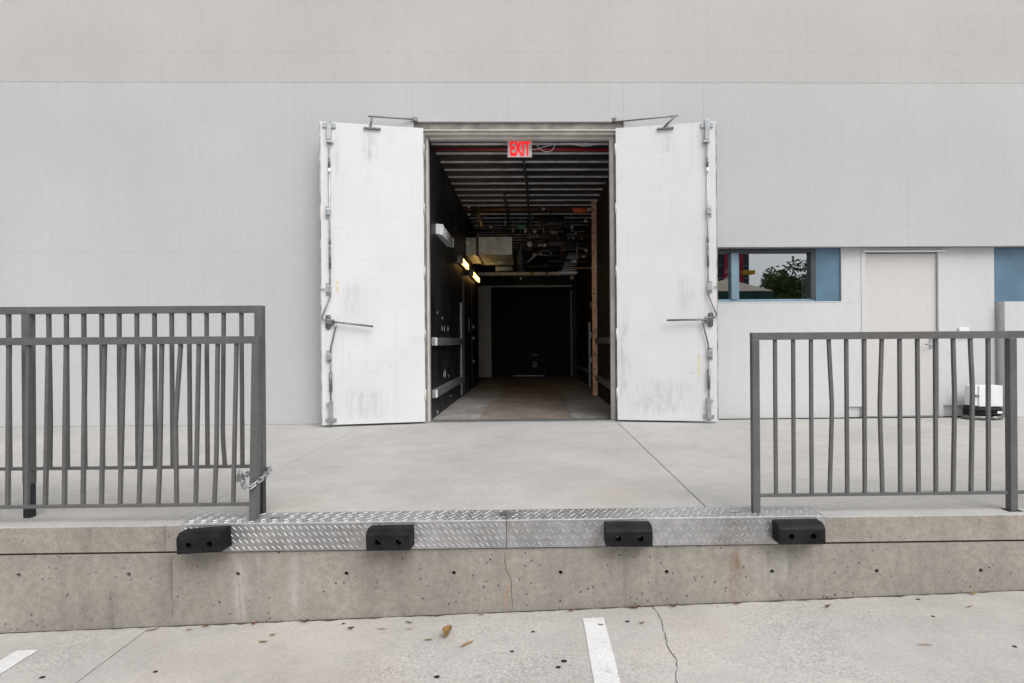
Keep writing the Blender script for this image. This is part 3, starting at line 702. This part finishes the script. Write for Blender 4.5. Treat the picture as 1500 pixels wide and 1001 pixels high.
box('edge_board', P(868.5, 500, 3.5).x, P(872.5, 500, 3.5).x, 3.52, 3.60, .0, pz, m_wood, wr, .003); box('edge_board', P(872.6, 500, 3.5).x, HX1 + .01, 3.525, 3.60, .0, pz - .01, m_woodp, wr, .003)
for i in range(9):
    z = .45 + i * .37 + random.uniform(-.08, .08); x = P(868.5, 500, 3.5).x; box('staple', x + .008, x + .05, 3.512, 3.5195, z, z + .014, m_hole, wr)
box('aluminium_strip', HX1 + .03, HX1 + .0595, 5.4, 5.7, .0, 1.45, m_galv, wr, .002); box('guard_rail', HX1 + .03, HX1 + .0595, 5.75, 8.8, .30, .38, m_galv, wr, .002)
for z in (.55, 1.1, 1.75): box('wall_plate', HX1 + .045, HX1 + .0595, 5.15, 5.25, z, z + .12, m_capw, wr, .002)
# back wall: cream panel, black double doors with white lintel
bx0, bx1, bxm, bz = P(699, 480, HE).x, P(836, 480, HE).x, P(720, 480, HE).x, 2.58
box('cream_panel', bx0, bxm - .01, HE - .05, HE - .001, .01, bz, m_cream, wb, .003); box('lintel_strip', bx0, bx1 + .03, HE - .09, HE - .0505, bz + .001, bz + .05, m_capw, wb, .003)
for a, b in ((bxm, (bxm + bx1) / 2 + .22), ((bxm + bx1) / 2 + .223, bx1)): box('black_door', a, b - .003, HE - .04, HE - .001, .03, bz - .01, m_curt, wb, .003)
box('door_sweep', -.55, .35, HE - .05, HE - .0405, .03, .05, m_galv, wb); box('corner_guard', bx1 + .002, bx1 + .03, HE - .06, HE - .001, .02, 2.5, m_capw, wb, .002)
for x in (.02, .10): box('door_pull', x - .02, x + .02, HE - .075, HE - .041, .62, .66, m_galv, wb, .004)
box('kick_plate', .0, .13, HE - .047, HE - .041, .28, .45, m_fdark, wb); box('wall_socket', bxm - .09, bxm - .05, HE - .06, HE - .0505, .98, 1.06, m_brass, wb, .002)

def chip(wall, x, px, py, h, wd, sgn):
    d = ray(px, py); c = CAM + d * ((x - CAM.x) / d.x); bm = bmesh.new()
    n = 9; vs = [bm.verts.new((x + sgn * .0012, c.y + wd * math.cos(6.28 * i / n) * random.uniform(.5, 1.1), c.z + h * math.sin(6.28 * i / n) * random.uniform(.5, 1.1))) for i in range(n)]
    bm.faces.new(vs); obj('paint_chip', bm, m_capw, wall)
for px, py, h, wd in ((648, 466, .03, .03), (647.5, 481, .06, .03), (651, 482, .055, .04), (656, 482, .05, .05), (671, 468, .015, .02), (650, 549, .05, .03), (652, 547, .07, .04), (657, 551, .035, .03), (641, 604, .03, .05), (660, 580, .02, .05), (653, 575, .015, .04), (646, 500, .012, .03)): chip(wl, HX0, px, py, h, wd, 1)
# wall lights
def wall_light(px, py, Ldir, lit, label):
    d = ray(px, py); t = (HX0 + .08 - CAM.x) / d.x; c = CAM + d * t
    th = thing('wall_light', (HX0, c.y, c.z), label, 'light', 'linear lights on the hall wall')
    x0 = HX0 + .001
    box('back_box', x0, x0 + .05, c.y - Ldir, c.y + Ldir, c.z - .06, c.z + .08, m_lampoff if not lit else m_fdark, th, .006)
    for k, z in enumerate((-.035, .02) if lit else (-.05, 0, .05)):
        pipe('tube', [(x0 + .085, c.y - Ldir * .95, c.z + z), (x0 + .085, c.y + Ldir * .95, c.z + z)], .017, m_lampon if lit else m_lampoff, th, 10)
    for s_ in (-1, 1): box('end_cap', x0 + .0505, x0 + .105, c.y + s_ * Ldir * .97 - .012, c.y + s_ * Ldir * .97 + .012, c.z - .07, c.z + .075, m_lampoff if not lit else m_fdark, th, .004)
wall_light(655, 347, .55, False, 'unlit white linear light high on the black wall')
wall_light(681, 386, .50, True, 'glowing amber tube light nearer the doorway on the black wall')
wall_light(697, 405.5, .75, True, 'glowing amber tube light deeper in the hall below the duct')

# EXIT sign
ex0, ex1 = P(743.5, 215, .3).x, P(779, 215, .3).x; ez0, ez1 = P(761, 231, .3).z, P(761, 206, .3).z
es = thing('exit_sign', ((ex0 + ex1) / 2, .3, ez1), 'red EXIT sign on a pale panel hanging under the door head', 'sign')
box('housing', ex0 - .01, ex1 + .01, .255, .33, ez1 - .012, 3.655, m_sign, es, .004); box('panel', ex0, ex1, .288, .294, ez0, ez1 - .0125, m_acr, es, .002)
cu = bpy.data.curves.new('exit_text', 'FONT'); cu.body = 'EXIT'; cu.size = .235; cu.align_x = 'CENTER'; cu.extrude = .001; cu.offset = .009
tmp = bpy.data.objects.new('exit_text', cu); C.objects.link(tmp); dg = bpy.context.evaluated_depsgraph_get(); me = bpy.data.meshes.new_from_object(tmp.evaluated_get(dg)); bpy.data.objects.remove(tmp)
me.materials.clear(); me.materials.append(m_exit); lt = bpy.data.objects.new('lettering', me); C.objects.link(lt); lt.parent = es
lt.rotation_euler = (math.pi / 2, 0, 0); lt.scale = (.56, 1.2, 1); lt.location = Vector(((ex0 + ex1) / 2 + .005, .2855, ez0 + .024)) - es.location
# loose white cables near the sign
for k, pts in enumerate((((781, 203), (787, 214), (795, 221), (806, 222), (812, 215), (815, 209)), ((752, 209), (765, 217), (784, 219), (806, 213), (830, 211), (860, 214), (893, 207)))):
    pp = []
    for i, (x, y) in enumerate(pts): pp.append(P(x, y, .42 + .02 * k))
    f = []
    for i in range(len(pp) - 1):
        p0, p1, p2, p3 = pp[max(i - 1, 0)], pp[i], pp[i + 1], pp[min(i + 2, len(pp) - 1)]
        for t in (0, .25, .5, .75): f.append(.5 * ((2 * p1) + (p2 - p0) * t + (2 * p0 - 5 * p1 + 4 * p2 - p3) * t * t + (3 * p1 - p0 - 3 * p2 + p3) * t ** 3))
    f.append(pp[-1]); o = pipe('cable', f, .006, m_sign, None, 6)
    props(o, ('short white cable looping down beside the exit sign', 'long white cable drooping along the red pipe')[k], 'cable')
props(pipe('sprinkler_pipe', [P(633, 217.5, .62), P(899, 219, .62)], .026, m_red), 'red sprinkler pipe crossing just inside the door head', 'pipe')

# pipework under the deck
pw = thing('ceiling_pipework', (0, 4.2, 3.3), 'tangle of dark pipes with pale caps hung under the hall ceiling', 'pipework')
def hp_(pts, Y, r, m, name='pipe'):
    pipe(name, [P(x, y, Y if not isinstance(Y, tuple) else Y[i]) for i, (x, y) in enumerate(pts)], r, m, pw)
hp_([(672, 307), (838, 306)], 4.2, .035, m_rust); hp_([(838, 306), (842, 306)], 4.2, .05, m_org, 'valve'); hp_([(841, 307.5), (860, 307.5)], 4.2, .075, m_org, 'valve'); hp_([(860, 308), (868, 300)], 4.2, .05, m_capw, 'elbow')
hp_([(767, 236), (771, 262), (774, 300), (775, 330)], (1.1, 1.9, 3.4, 5.0), .022, m_blk); hp_([(738, 279), (741, 300), (746, 330)], (2.8, 3.6, 5.0), .022, m_blk); hp_([(736, 279), (743, 276)], 2.8, .03, m_rust, 'tee')
hp_([(690, 333), (757, 333)], 4.6, .02, m_blk); hp_([(757, 332), (770, 332)], 4.55, .045, m_grn, 'tag'); hp_([(768, 338), (771, 338)], 4.55, .05, m_capw, 'band'); hp_([(770, 330), (812, 330)], 4.6, .014, m_galv); hp_([(790, 328), (830, 328)], 5.0, .05, m_galv, 'conduit')
hp_([(678, 338), (770, 338)], 4.8, .035, m_blk); hp_([(678, 341), (752, 341)], 4.8, .012, m_galv); hp_([(765, 346), (818, 346)], 5.2, .03, m_galv); hp_([(815, 344), (868, 352)], 5.0, .03, m_blk)
hp_([(770, 357), (868, 357)], 4.6, .085, m_blk); hp_([(770, 357), (763, 360), (762, 368), (764, 398)], 4.6, .075, m_blk, 'elbow'); hp_([(770, 353), (800, 353)], 4.5, .012, m_rust); hp_([(770, 386), (797, 364)], 4.7, .022, m_galv, 'brace'); hp_([(764, 398), (772, 385)], 4.7, .03, m_blk)
hp_([(779, 368), (826, 368)], 5.2, .012, m_galv); hp_([(779, 374), (820, 374)], 5.2, .012, m_galv); hp_([(774, 390), (826, 390)], 5.6, .018, m_blk); hp_([(813, 349), (830, 339), (868, 333)], 5.0, .03, m_blk)
hp_([(700, 303), (701, 317), (703, 324), (707, 332)], 4.0, .032, m_brass, 'fitting'); hp_([(690, 303), (699, 303), (701, 309)], 4.0, .03, m_blk, 'elbow'); hp_([(690, 314), (702, 316)], 4.0, .025, m_blk)
for x, y0, y1, Y in ((740, 315, 331, 4.1), (741, 341, 350, 4.4), (699, 322, 333, 4.2), (700, 339, 347, 4.2), (796, 300, 309, 4.1), (796, 322, 341, 4.5), (762, 312, 356, 4.5), (800, 312, 364, 4.6), (836, 315, 345, 4.6), (730, 315, 333, 4.4), (752, 315, 338, 4.5), (769, 321, 347, 4.6), (800, 353, 363, 4.4)):
    hp_([(x, y0), (x, y1)], Y, .012 if x in (740, 741, 699, 700, 796) else .005, m_galv if x != 800 else m_rust, 'hanger')
for x, y, r, Y in ((687, 303, .03, 3.95), (687, 314, .028, 3.95), (719, 332, .032, 4.5), (783, 339, .034, 4.6), (810, 340, .034, 4.6), (828, 331, .03, 4.9), (833, 331, .03, 4.9), (839, 338, .026, 4.8), (843, 342, .026, 4.8), (818, 349, .03, 4.9), (833, 349, .024, 4.9), (840, 349, .034, 4.9), (852, 350, .03, 4.9), (776, 358, .055, 4.45), (783, 372, .026, 5.1), (792, 372, .028, 5.1), (807, 371, .02, 5.1), (816, 342, .026, 4.8), (838, 407, .04, 5.6), (763, 408, .025, 5.6), (752, 338, .03, 4.7), (855, 375, .045, 4.8), (859, 367, .04, 4.8), (796, 306, .03, 4.1)):
    p = P(x, y, Y); bm = bmesh.new(); bmesh.ops.create_cone(bm, cap_ends=True, segments=14, radius1=r, radius2=r * .8, depth=.03, matrix=Matrix.Translation(p) @ Matrix.Rotation(math.pi / 2, 4, 'X')); o = obj('pipe_cap', bm, m_capw, pw)
    bm = bmesh.new(); bmesh.ops.create_cone(bm, cap_ends=True, segments=10, radius1=r * .4, radius2=r * .3, depth=.05, matrix=Matrix.Translation(p) @ Matrix.Rotation(math.pi / 2, 4, 'X')); obj('cap_centre', bm, m_blk, o)
rc_ = random.Random(21)
for k in range(26):
    x0 = rc_.uniform(768, 850); x1 = min(868, x0 + rc_.uniform(10, 60)); y = rc_.uniform(318, 394); Y = rc_.uniform(4.2, 6.2)
    hp_([(x0, y), (x1, y + rc_.uniform(-1.5, 1.5))], Y, rc_.choice((.012, .016, .022, .03)), rc_.choice((m_blk, m_blk, m_galv, m_rust)))
    if rc_.random() < .7: hp_([(x0, y - rc_.uniform(8, 22)), (x0 + .3, y)], Y, rc_.choice((.006, .012)), rc_.choice((m_blk, m_galv)), 'hanger')
    if rc_.random() < .6: p = P(x1, y, Y - .03); bm = bmesh.new(); bmesh.ops.create_cone(bm, cap_ends=True, segments=12, radius1=.032, radius2=.024, depth=.04, matrix=Matrix.Translation(p) @ Matrix.Rotation(math.pi / 2, 4, 'X')); obj('pipe_cap', bm, rc_.choice((m_capw, m_galv)), pw)
for k in range(9):
    x = rc_.uniform(772, 862); y = rc_.uniform(322, 360); hp_([(x, y), (x + rc_.uniform(-6, 6), y + rc_.uniform(10, 30))], (rc_.uniform(4, 4.6), rc_.uniform(5, 6.5)), .02, rc_.choice((m_blk, m_galv, m_rust)))
# duct
Yd = 4.35; a, b = P(681, 373.5, Yd), P(750, 347, Yd)
du = thing('air_duct', ((a.x + b.x) / 2, Yd, a.z), 'galvanised rectangular air duct hung beside the pipework', 'duct')
xm0, xm1 = P(697, 360, Yd).x, P(701, 360, Yd).x
box('duct_section', xm1 + .001, b.x, Yd, Yd + 1.6, a.z + .0, b.z, m_duct, du, .004); box('duct_section', a.x, xm0 - .001, Yd + .02, Yd + 1.4, a.z + .005, b.z - .01, m_duct, du, .004); box('collar', xm0, xm1, Yd + .01, Yd + 1.4, a.z - .03, b.z + .03, m_blk, du, .004)
box('lower_flange', xm1 + .002, b.x + .004, Yd - .012, Yd - .0005, a.z, a.z + .05, m_duct, du, .002); q = P(685, 356, Yd); box('sticker', q.x - .035, q.x + .035, Yd + .015, Yd + .0195, q.z - .05, q.z + .04, m_capw, du)
for (x0, x1, y) in ((719, 746, 384.5), (726, 751, 394)):
    p0, p1 = P(x0, y, 5.0), P(x1, y, 5.0); pipe('flex_pipe', [p0, p1], .05, m_duct, du, 12)
# cable tray
ct = thing('cable_tray', tuple(P(836, 385, 5.0)), 'sloping metal cable ladder near the wooden board edge', 'cable tray')
c00, c01, c10, c11 = P(832, 372, 5.6), P(850, 372, 5.6), P(822, 399, 4.9), P(842, 399, 4.9)
pipe('side_rail', [c00, c10], .014, m_galv, ct, 6, True); pipe('side_rail', [c01, c11], .014, m_galv, ct, 6, True)
for i in range(9): t = i / 8; pipe('rung', [c00.lerp(c10, t), c01.lerp(c11, t)], .011, m_galv, ct, 6, True)
pipe('support_bar', [P(818, 399.5, 4.88), P(846, 399.5, 4.88)], .02, m_galv, ct, 6, True); pipe('support_bar', [P(828, 377, 5.6), P(858, 377, 5.6)], .02, m_galv, ct, 6, True)
# strut beam
Yb = 7.0; a, b = P(694, 404, Yb), P(844, 398.5, Yb)
sb = thing('strut_beam', (0, Yb, a.z), 'pale horizontal steel beam with a yellow label spanning the hall', 'beam')
box('web', a.x, b.x, Yb, Yb + .06, a.z + .012, b.z, m_cream, sb, .003); box('flange', a.x, b.x, Yb - .02, Yb + .08, a.z, a.z + .0115, m_galv, sb, .002)
q = P(779, 401, Yb); box('label_plate', q.x - .05, q.x + .05, Yb - .006, Yb - .0005, a.z + .014, b.z - .004, m_yel, sb); q = P(801, 401, Yb); box('label_plate', q.x - .04, q.x + .04, Yb - .006, Yb - .0005, a.z + .014, b.z - .004, m_fdark, sb)
for k in range(8): x = a.x + .2 + k * .27; box('notch_clip', x - .008, x + .008, Yb - .025, Yb - .0205, a.z - .03, a.z + .01, m_galv, sb)

# ------------------------------------------------------------------ white cabinet on black hose reel base by the block
cy = -.20; a, b = P(1427, 605, cy), P(1469, 565, cy)
cb = thing('utility_box', ((a.x + b.x) / 2, cy, 0), 'white utility box with a latch on a black coiled base by the wall', 'box')
box('body', P(1434, 580, cy).x, b.x, cy, cy + .17, .165, b.z, m_sign, cb, .008); box('lid', a.x, P(1433.6, 580, cy).x, cy + .012, cy + .16, .175, b.z - .006, m_sign, cb, .006)
z = P(1430, 580, cy).z; pipe('latch', [(a.x + .02, cy + .01, z), (a.x + .06, cy - .012, z)], .012, m_hw, cb, 8)
ccx = (a.x + b.x) / 2 - .01
for k, (r, z, rr_, m) in enumerate(((.215, .028, .028, m_hw), (.205, .078, .026, m_rub), (.20, .122, .03, m_rub))):
    pts = [(ccx + r * math.cos(t * math.pi / 14), cy + .09 + .62 * r * math.sin(t * math.pi / 14), z) for t in range(29)]
    obj('hose_coil', tube(bmesh.new(), pts, rr_, 10, cap=False), m, cb, True)
box('base_plate', ccx - .17, ccx + .17, cy - .01, cy + .19, .004, .164, m_rub, cb, .02); q = P(1464, 603, cy - .06); box('tag', q.x - .03, q.x + .03, cy - .068, cy - .066, .085, .115, m_sign, cb)

# ------------------------------------------------------------------ dry leaves on the ground
def leafmesh(L, W, curl, fold):
    bm = bmesh.new(); rows = []
    n = 7
    for i in range(n + 1):
        t = i / n; wd = W * math.sin(math.pi * min(.98, t * .9 + .06)) ** .8; z = curl * (t - .5) ** 2 * 4 * L + .004
        rows.append([bm.verts.new((L * (t - .5), s_ * wd / 2, z + abs(s_) * fold * wd)) for s_ in (-1, 0, 1)])
    for a, b in zip(rows, rows[1:]):
        for j in range(2): bm.faces.new((a[j], a[j + 1], b[j + 1], b[j]))
    r = bmesh.ops.solidify(bm, geom=bm.faces[:], thickness=.0008); return bm
for i, (x, y, L, wd, m, rz, cu_, fo) in enumerate(((599, 914, .05, .010, 0, -.4, .15, .4), (600, 923, .04, .008, 1, .5, .1, .3), (559, 923, .05, .007, 2, 0, .05, .3), (628, 939, .05, .010, 2, .15, .05, .3), (514, 923, .035, .016, 0, .3, .3, .5),
        (1078, 886, .055, .012, 3, -.2, .1, .4), (1212, 891, .035, .016, 0, .2, .4, .5), (1355, 946, .08, .006, 3, -.15, .05, .2), (385, 942, .05, .012, 2, 0, .1, .3), (399, 932, .035, .012, 2, .4, .2, .3), (223, 924, .07, .010, 0, .6, .1, .3), (277, 924, .04, .008, 3, .4, .1, .3),
        (449, 909, .05, .018, 0, .3, .3, .4), (375, 913, .04, .014, 3, .9, .3, .4), (303, 917, .05, .016, 0, 0, .2, .4), (880, 917, .035, .008, 3, -.3, .1, .3), (940, 915, .035, .010, 3, .1, .3, .4), (985, 887, .06, .016, 0, .1, .3, .5), (929, 887, .06, .016, 0, .2, .3, .5), (836, 893, .05, .012, 0, 0, .2, .4), (704, 902, .05, .008, 0, -.4, .1, .3), (1420, 890, .04, .008, 3, .2, .1, .3), (1421, 868, .05, .014, 1, .3, .2, .4), (116, 957, .0, 0, 0, 0, 0, 0))):
    if not L: continue
    p = G(x, y, -.5); p = G(x, y, gz(p.x)); p.y = min(p.y, EY - .03)
    o = obj('dry_leaf', leafmesh(L, wd, cu_, fo), m_lf[m], recentre=False); o.location = (p.x, p.y, gz(p.x) + .002); o.rotation_euler.z = rz
    props(o, 'small ' + ('dark brown', 'tan', 'olive green', 'rusty red')[m] + ' dry leaf lying on the pavement below the dock wall', 'leaf', 'dry leaves on the pavement')
for x, y, L, wd, rz, cu_, fo, lab in ((655, 927, .075, .05, 1.3, .5, .9, 'crumpled golden leaf curled upright on the pavement'), (684, 939, .085, .014, .75, .05, .5, 'straight straw coloured leaf sliver beside the crumpled golden leaf')):
    p = G(x, y, -.5); o = obj('fallen_leaf', leafmesh(L, wd, cu_, fo), m_lf[1], recentre=False); o.location = (p.x, p.y, gz(p.x) + .003); o.rotation_euler.z = rz; props(o, lab, 'leaf')

# ------------------------------------------------------------------ across the yard (seen only as reflections in the window)
def V(px, py, T): return P(px, py, .197 * 2 + T)            # mirror image position -> flip to the yard side
def yard(p): return Vector((p.x, .394 - p.y, p.z))
m_tan = simple('tan_canvas', (.45, .37, .29), .8); m_cgrn = simple('green_canvas', (.02, .07, .05), .7); m_ban = simple('red_banner', (.40, .02, .05), .6); m_dkgl = simple('dark_cladding', (.03, .055, .065), .3); m_bark = simple('bark', (.10, .075, .05), .9)
T = 22; e0, e1, pk, bt_ = yard(V(1000, 427, T)), yard(V(1133, 427, T)), yard(V(1066, 411, T + 2)), yard(V(1133, 440, T))
cn = thing('canopy_tent', ((e0.x + e1.x) / 2, e0.y - 2, gz(9)), 'tan canopy tent with dark green valance across the yard', 'tent')
bm = bmesh.new(); cs = [bm.verts.new((x, y, e0.z)) for x, y in ((e0.x, e0.y), (e1.x, e0.y), (e1.x, e0.y - 4.2), (e0.x, e0.y - 4.2))]; tpv = bm.verts.new((pk.x, e0.y - 2.1, pk.z + .1))
for i in range(4): bm.faces.new((cs[i], cs[(i + 1) % 4], tpv))
obj('roof_canvas', bm, m_tan, cn)
for x0, x1, y0, y1 in ((e0.x, e1.x, e0.y - .02, e0.y), (e0.x, e1.x, e0.y - 4.22, e0.y - 4.2)): box('valance', x0, x1, y0, y1, bt_.z - .3, e0.z - .005, m_cgrn, cn)
for x in (e0.x + .05, e1.x - .05):
    for y in (e0.y - .1, e0.y - 4.1): pipe('pole', [(x, y, -.3), (x, y, e0.z - .01)], .03, m_galv, cn, 8)
T = 60; a, b = yard(V(1097, 372, T)), yard(V(900, 372, T))
of = thing('office_block', ((a.x + b.x) / 2, a.y - 5, -.3), 'dark glazed office block with red banners across the yard', 'building')
box('facade', b.x, a.x, a.y - 10, a.y, -.4, 24, m_dkgl, of)
for k in range(16): box('floor_band', b.x, a.x, a.y + .001, a.y + .06, 1 + k * 1.45, 1.12 + k * 1.45, m_bluel, of)
p0, p1 = yard(V(1056, 412, T)), yard(V(1073.5, 374, T))
bm = bmesh.new(); vs = [bm.verts.new((x, a.y + y, z)) for y in (.1, .2) for x, z in ((p0.x, p0.z - 3), (p1.x + .2, p0.z - 3), (p1.x + .1, p1.z + .1), (p0.x + .35, p1.z + .1))]
for f in ((0, 1, 2, 3), (4, 5, 6, 7), (0, 1, 5, 4), (1, 2, 6, 5), (2, 3, 7, 6), (3, 0, 4, 7)): bm.faces.new([vs[i] for i in f])
ban = obj('banner', bm, m_ban, of); q = yard(V(1086, 385, T)); box('banner', q.x - .4, q.x + .15, a.y + .1, a.y + .2, 2, 13, m_ban, of)
cu = bpy.data.curves.new('ban_text', 'FONT'); cu.body = 'in\ndo'; cu.size = .95; cu.align_x = 'CENTER'; cu.extrude = .01
tmp = bpy.data.objects.new('ban_text', cu); C.objects.link(tmp); dg = bpy.context.evaluated_depsgraph_get(); me = bpy.data.meshes.new_from_object(tmp.evaluated_get(dg)); bpy.data.objects.remove(tmp)
me.materials.clear(); me.materials.append(m_capw); lt = bpy.data.objects.new('banner_lettering', me); C.objects.link(lt); lt.parent = of
q = yard(V(1066, 401, T)); lt.rotation_euler = (math.pi / 2, 0, 0); lt.location = Vector((q.x, a.y + .22, q.z)) - of.location
q = yard(V(1091, 402, T)); props(obj('awning', bx(bmesh.new(), q.x - .9, q.x + .5, a.y + 1, a.y + 2, q.z - .2, q.z + .25, .1), simple('yellow_canvas', (.65, .38, .03), .7)), 'yellow awning on the office block across the yard', 'awning')
# tree
def tree(base, H, R, label, seed):
    rnd = random.Random(seed); t = thing('leafy_tree', base, label, 'tree'); base = Vector(base)
    bm = bmesh.new(); tube(bm, [base, base + Vector((.1, 0, H * .25)), base + Vector((.0, .1, H * .55)), base + Vector((.2, 0, H * .9))], [.22, .17, .11, .03], 8)
    tips = []
    for k in range(52):
        z = H * rnd.uniform(.25, .8); a = rnd.uniform(0, 6.28); L = R * rnd.uniform(.6, 1) * (1.15 - z / H * .6); p = base + Vector((0, 0, z)); e = p + Vector((math.cos(a) * L, math.sin(a) * L, L * rnd.uniform(.1, .6)))
        tube(bm, [p, p.lerp(e, .5) + Vector((0, 0, .15)), e], [.07, .045, .015], 6); tips += [e, p.lerp(e, .6), p.lerp(e, .8)]
    tips.append(base + Vector((0, 0, H))); obj('trunk', bm, m_bark, t)
    vs, fs, mi = [], [], []
    for c in tips:
        rr2 = rnd.uniform(.45, .9)
        for k in range(170):
            d = Vector((rnd.gauss(0, 1), rnd.gauss(0, 1), rnd.gauss(0, .8))); d = d.normalized() * rr2 * rnd.random() ** .4; p = c + d
            u = Vector((rnd.gauss(0, 1), rnd.gauss(0, 1), rnd.gauss(0, .6))).normalized(); v = u.orthogonal().normalized(); s_ = rnd.uniform(.09, .20); n0 = len(vs)
            vs += [p - u * s_, p + v * s_ * .45, p + u * s_, p - v * s_ * .45]; fs.append((n0, n0 + 1, n0 + 2, n0 + 3)); mi.append(rnd.randrange(2))
    me = bpy.data.meshes.new('crown'); me.from_pydata([tuple(v - base) for v in vs], [], fs); me.materials.append(simple('leaf_a' + str(seed), (.08, .14, .045), .6)); me.materials.append(simple('leaf_b' + str(seed), (.12, .18, .06), .6))
    me.polygons.foreach_set('material_index', mi); o = bpy.data.objects.new('crown', me); C.objects.link(o); o.parent = t
c = yard(V(1162, 440, 30)); tree((c.x + .2, c.y, -.4), 6.1, 2.9, 'leafy green tree standing across the yard beyond the tent', 3)
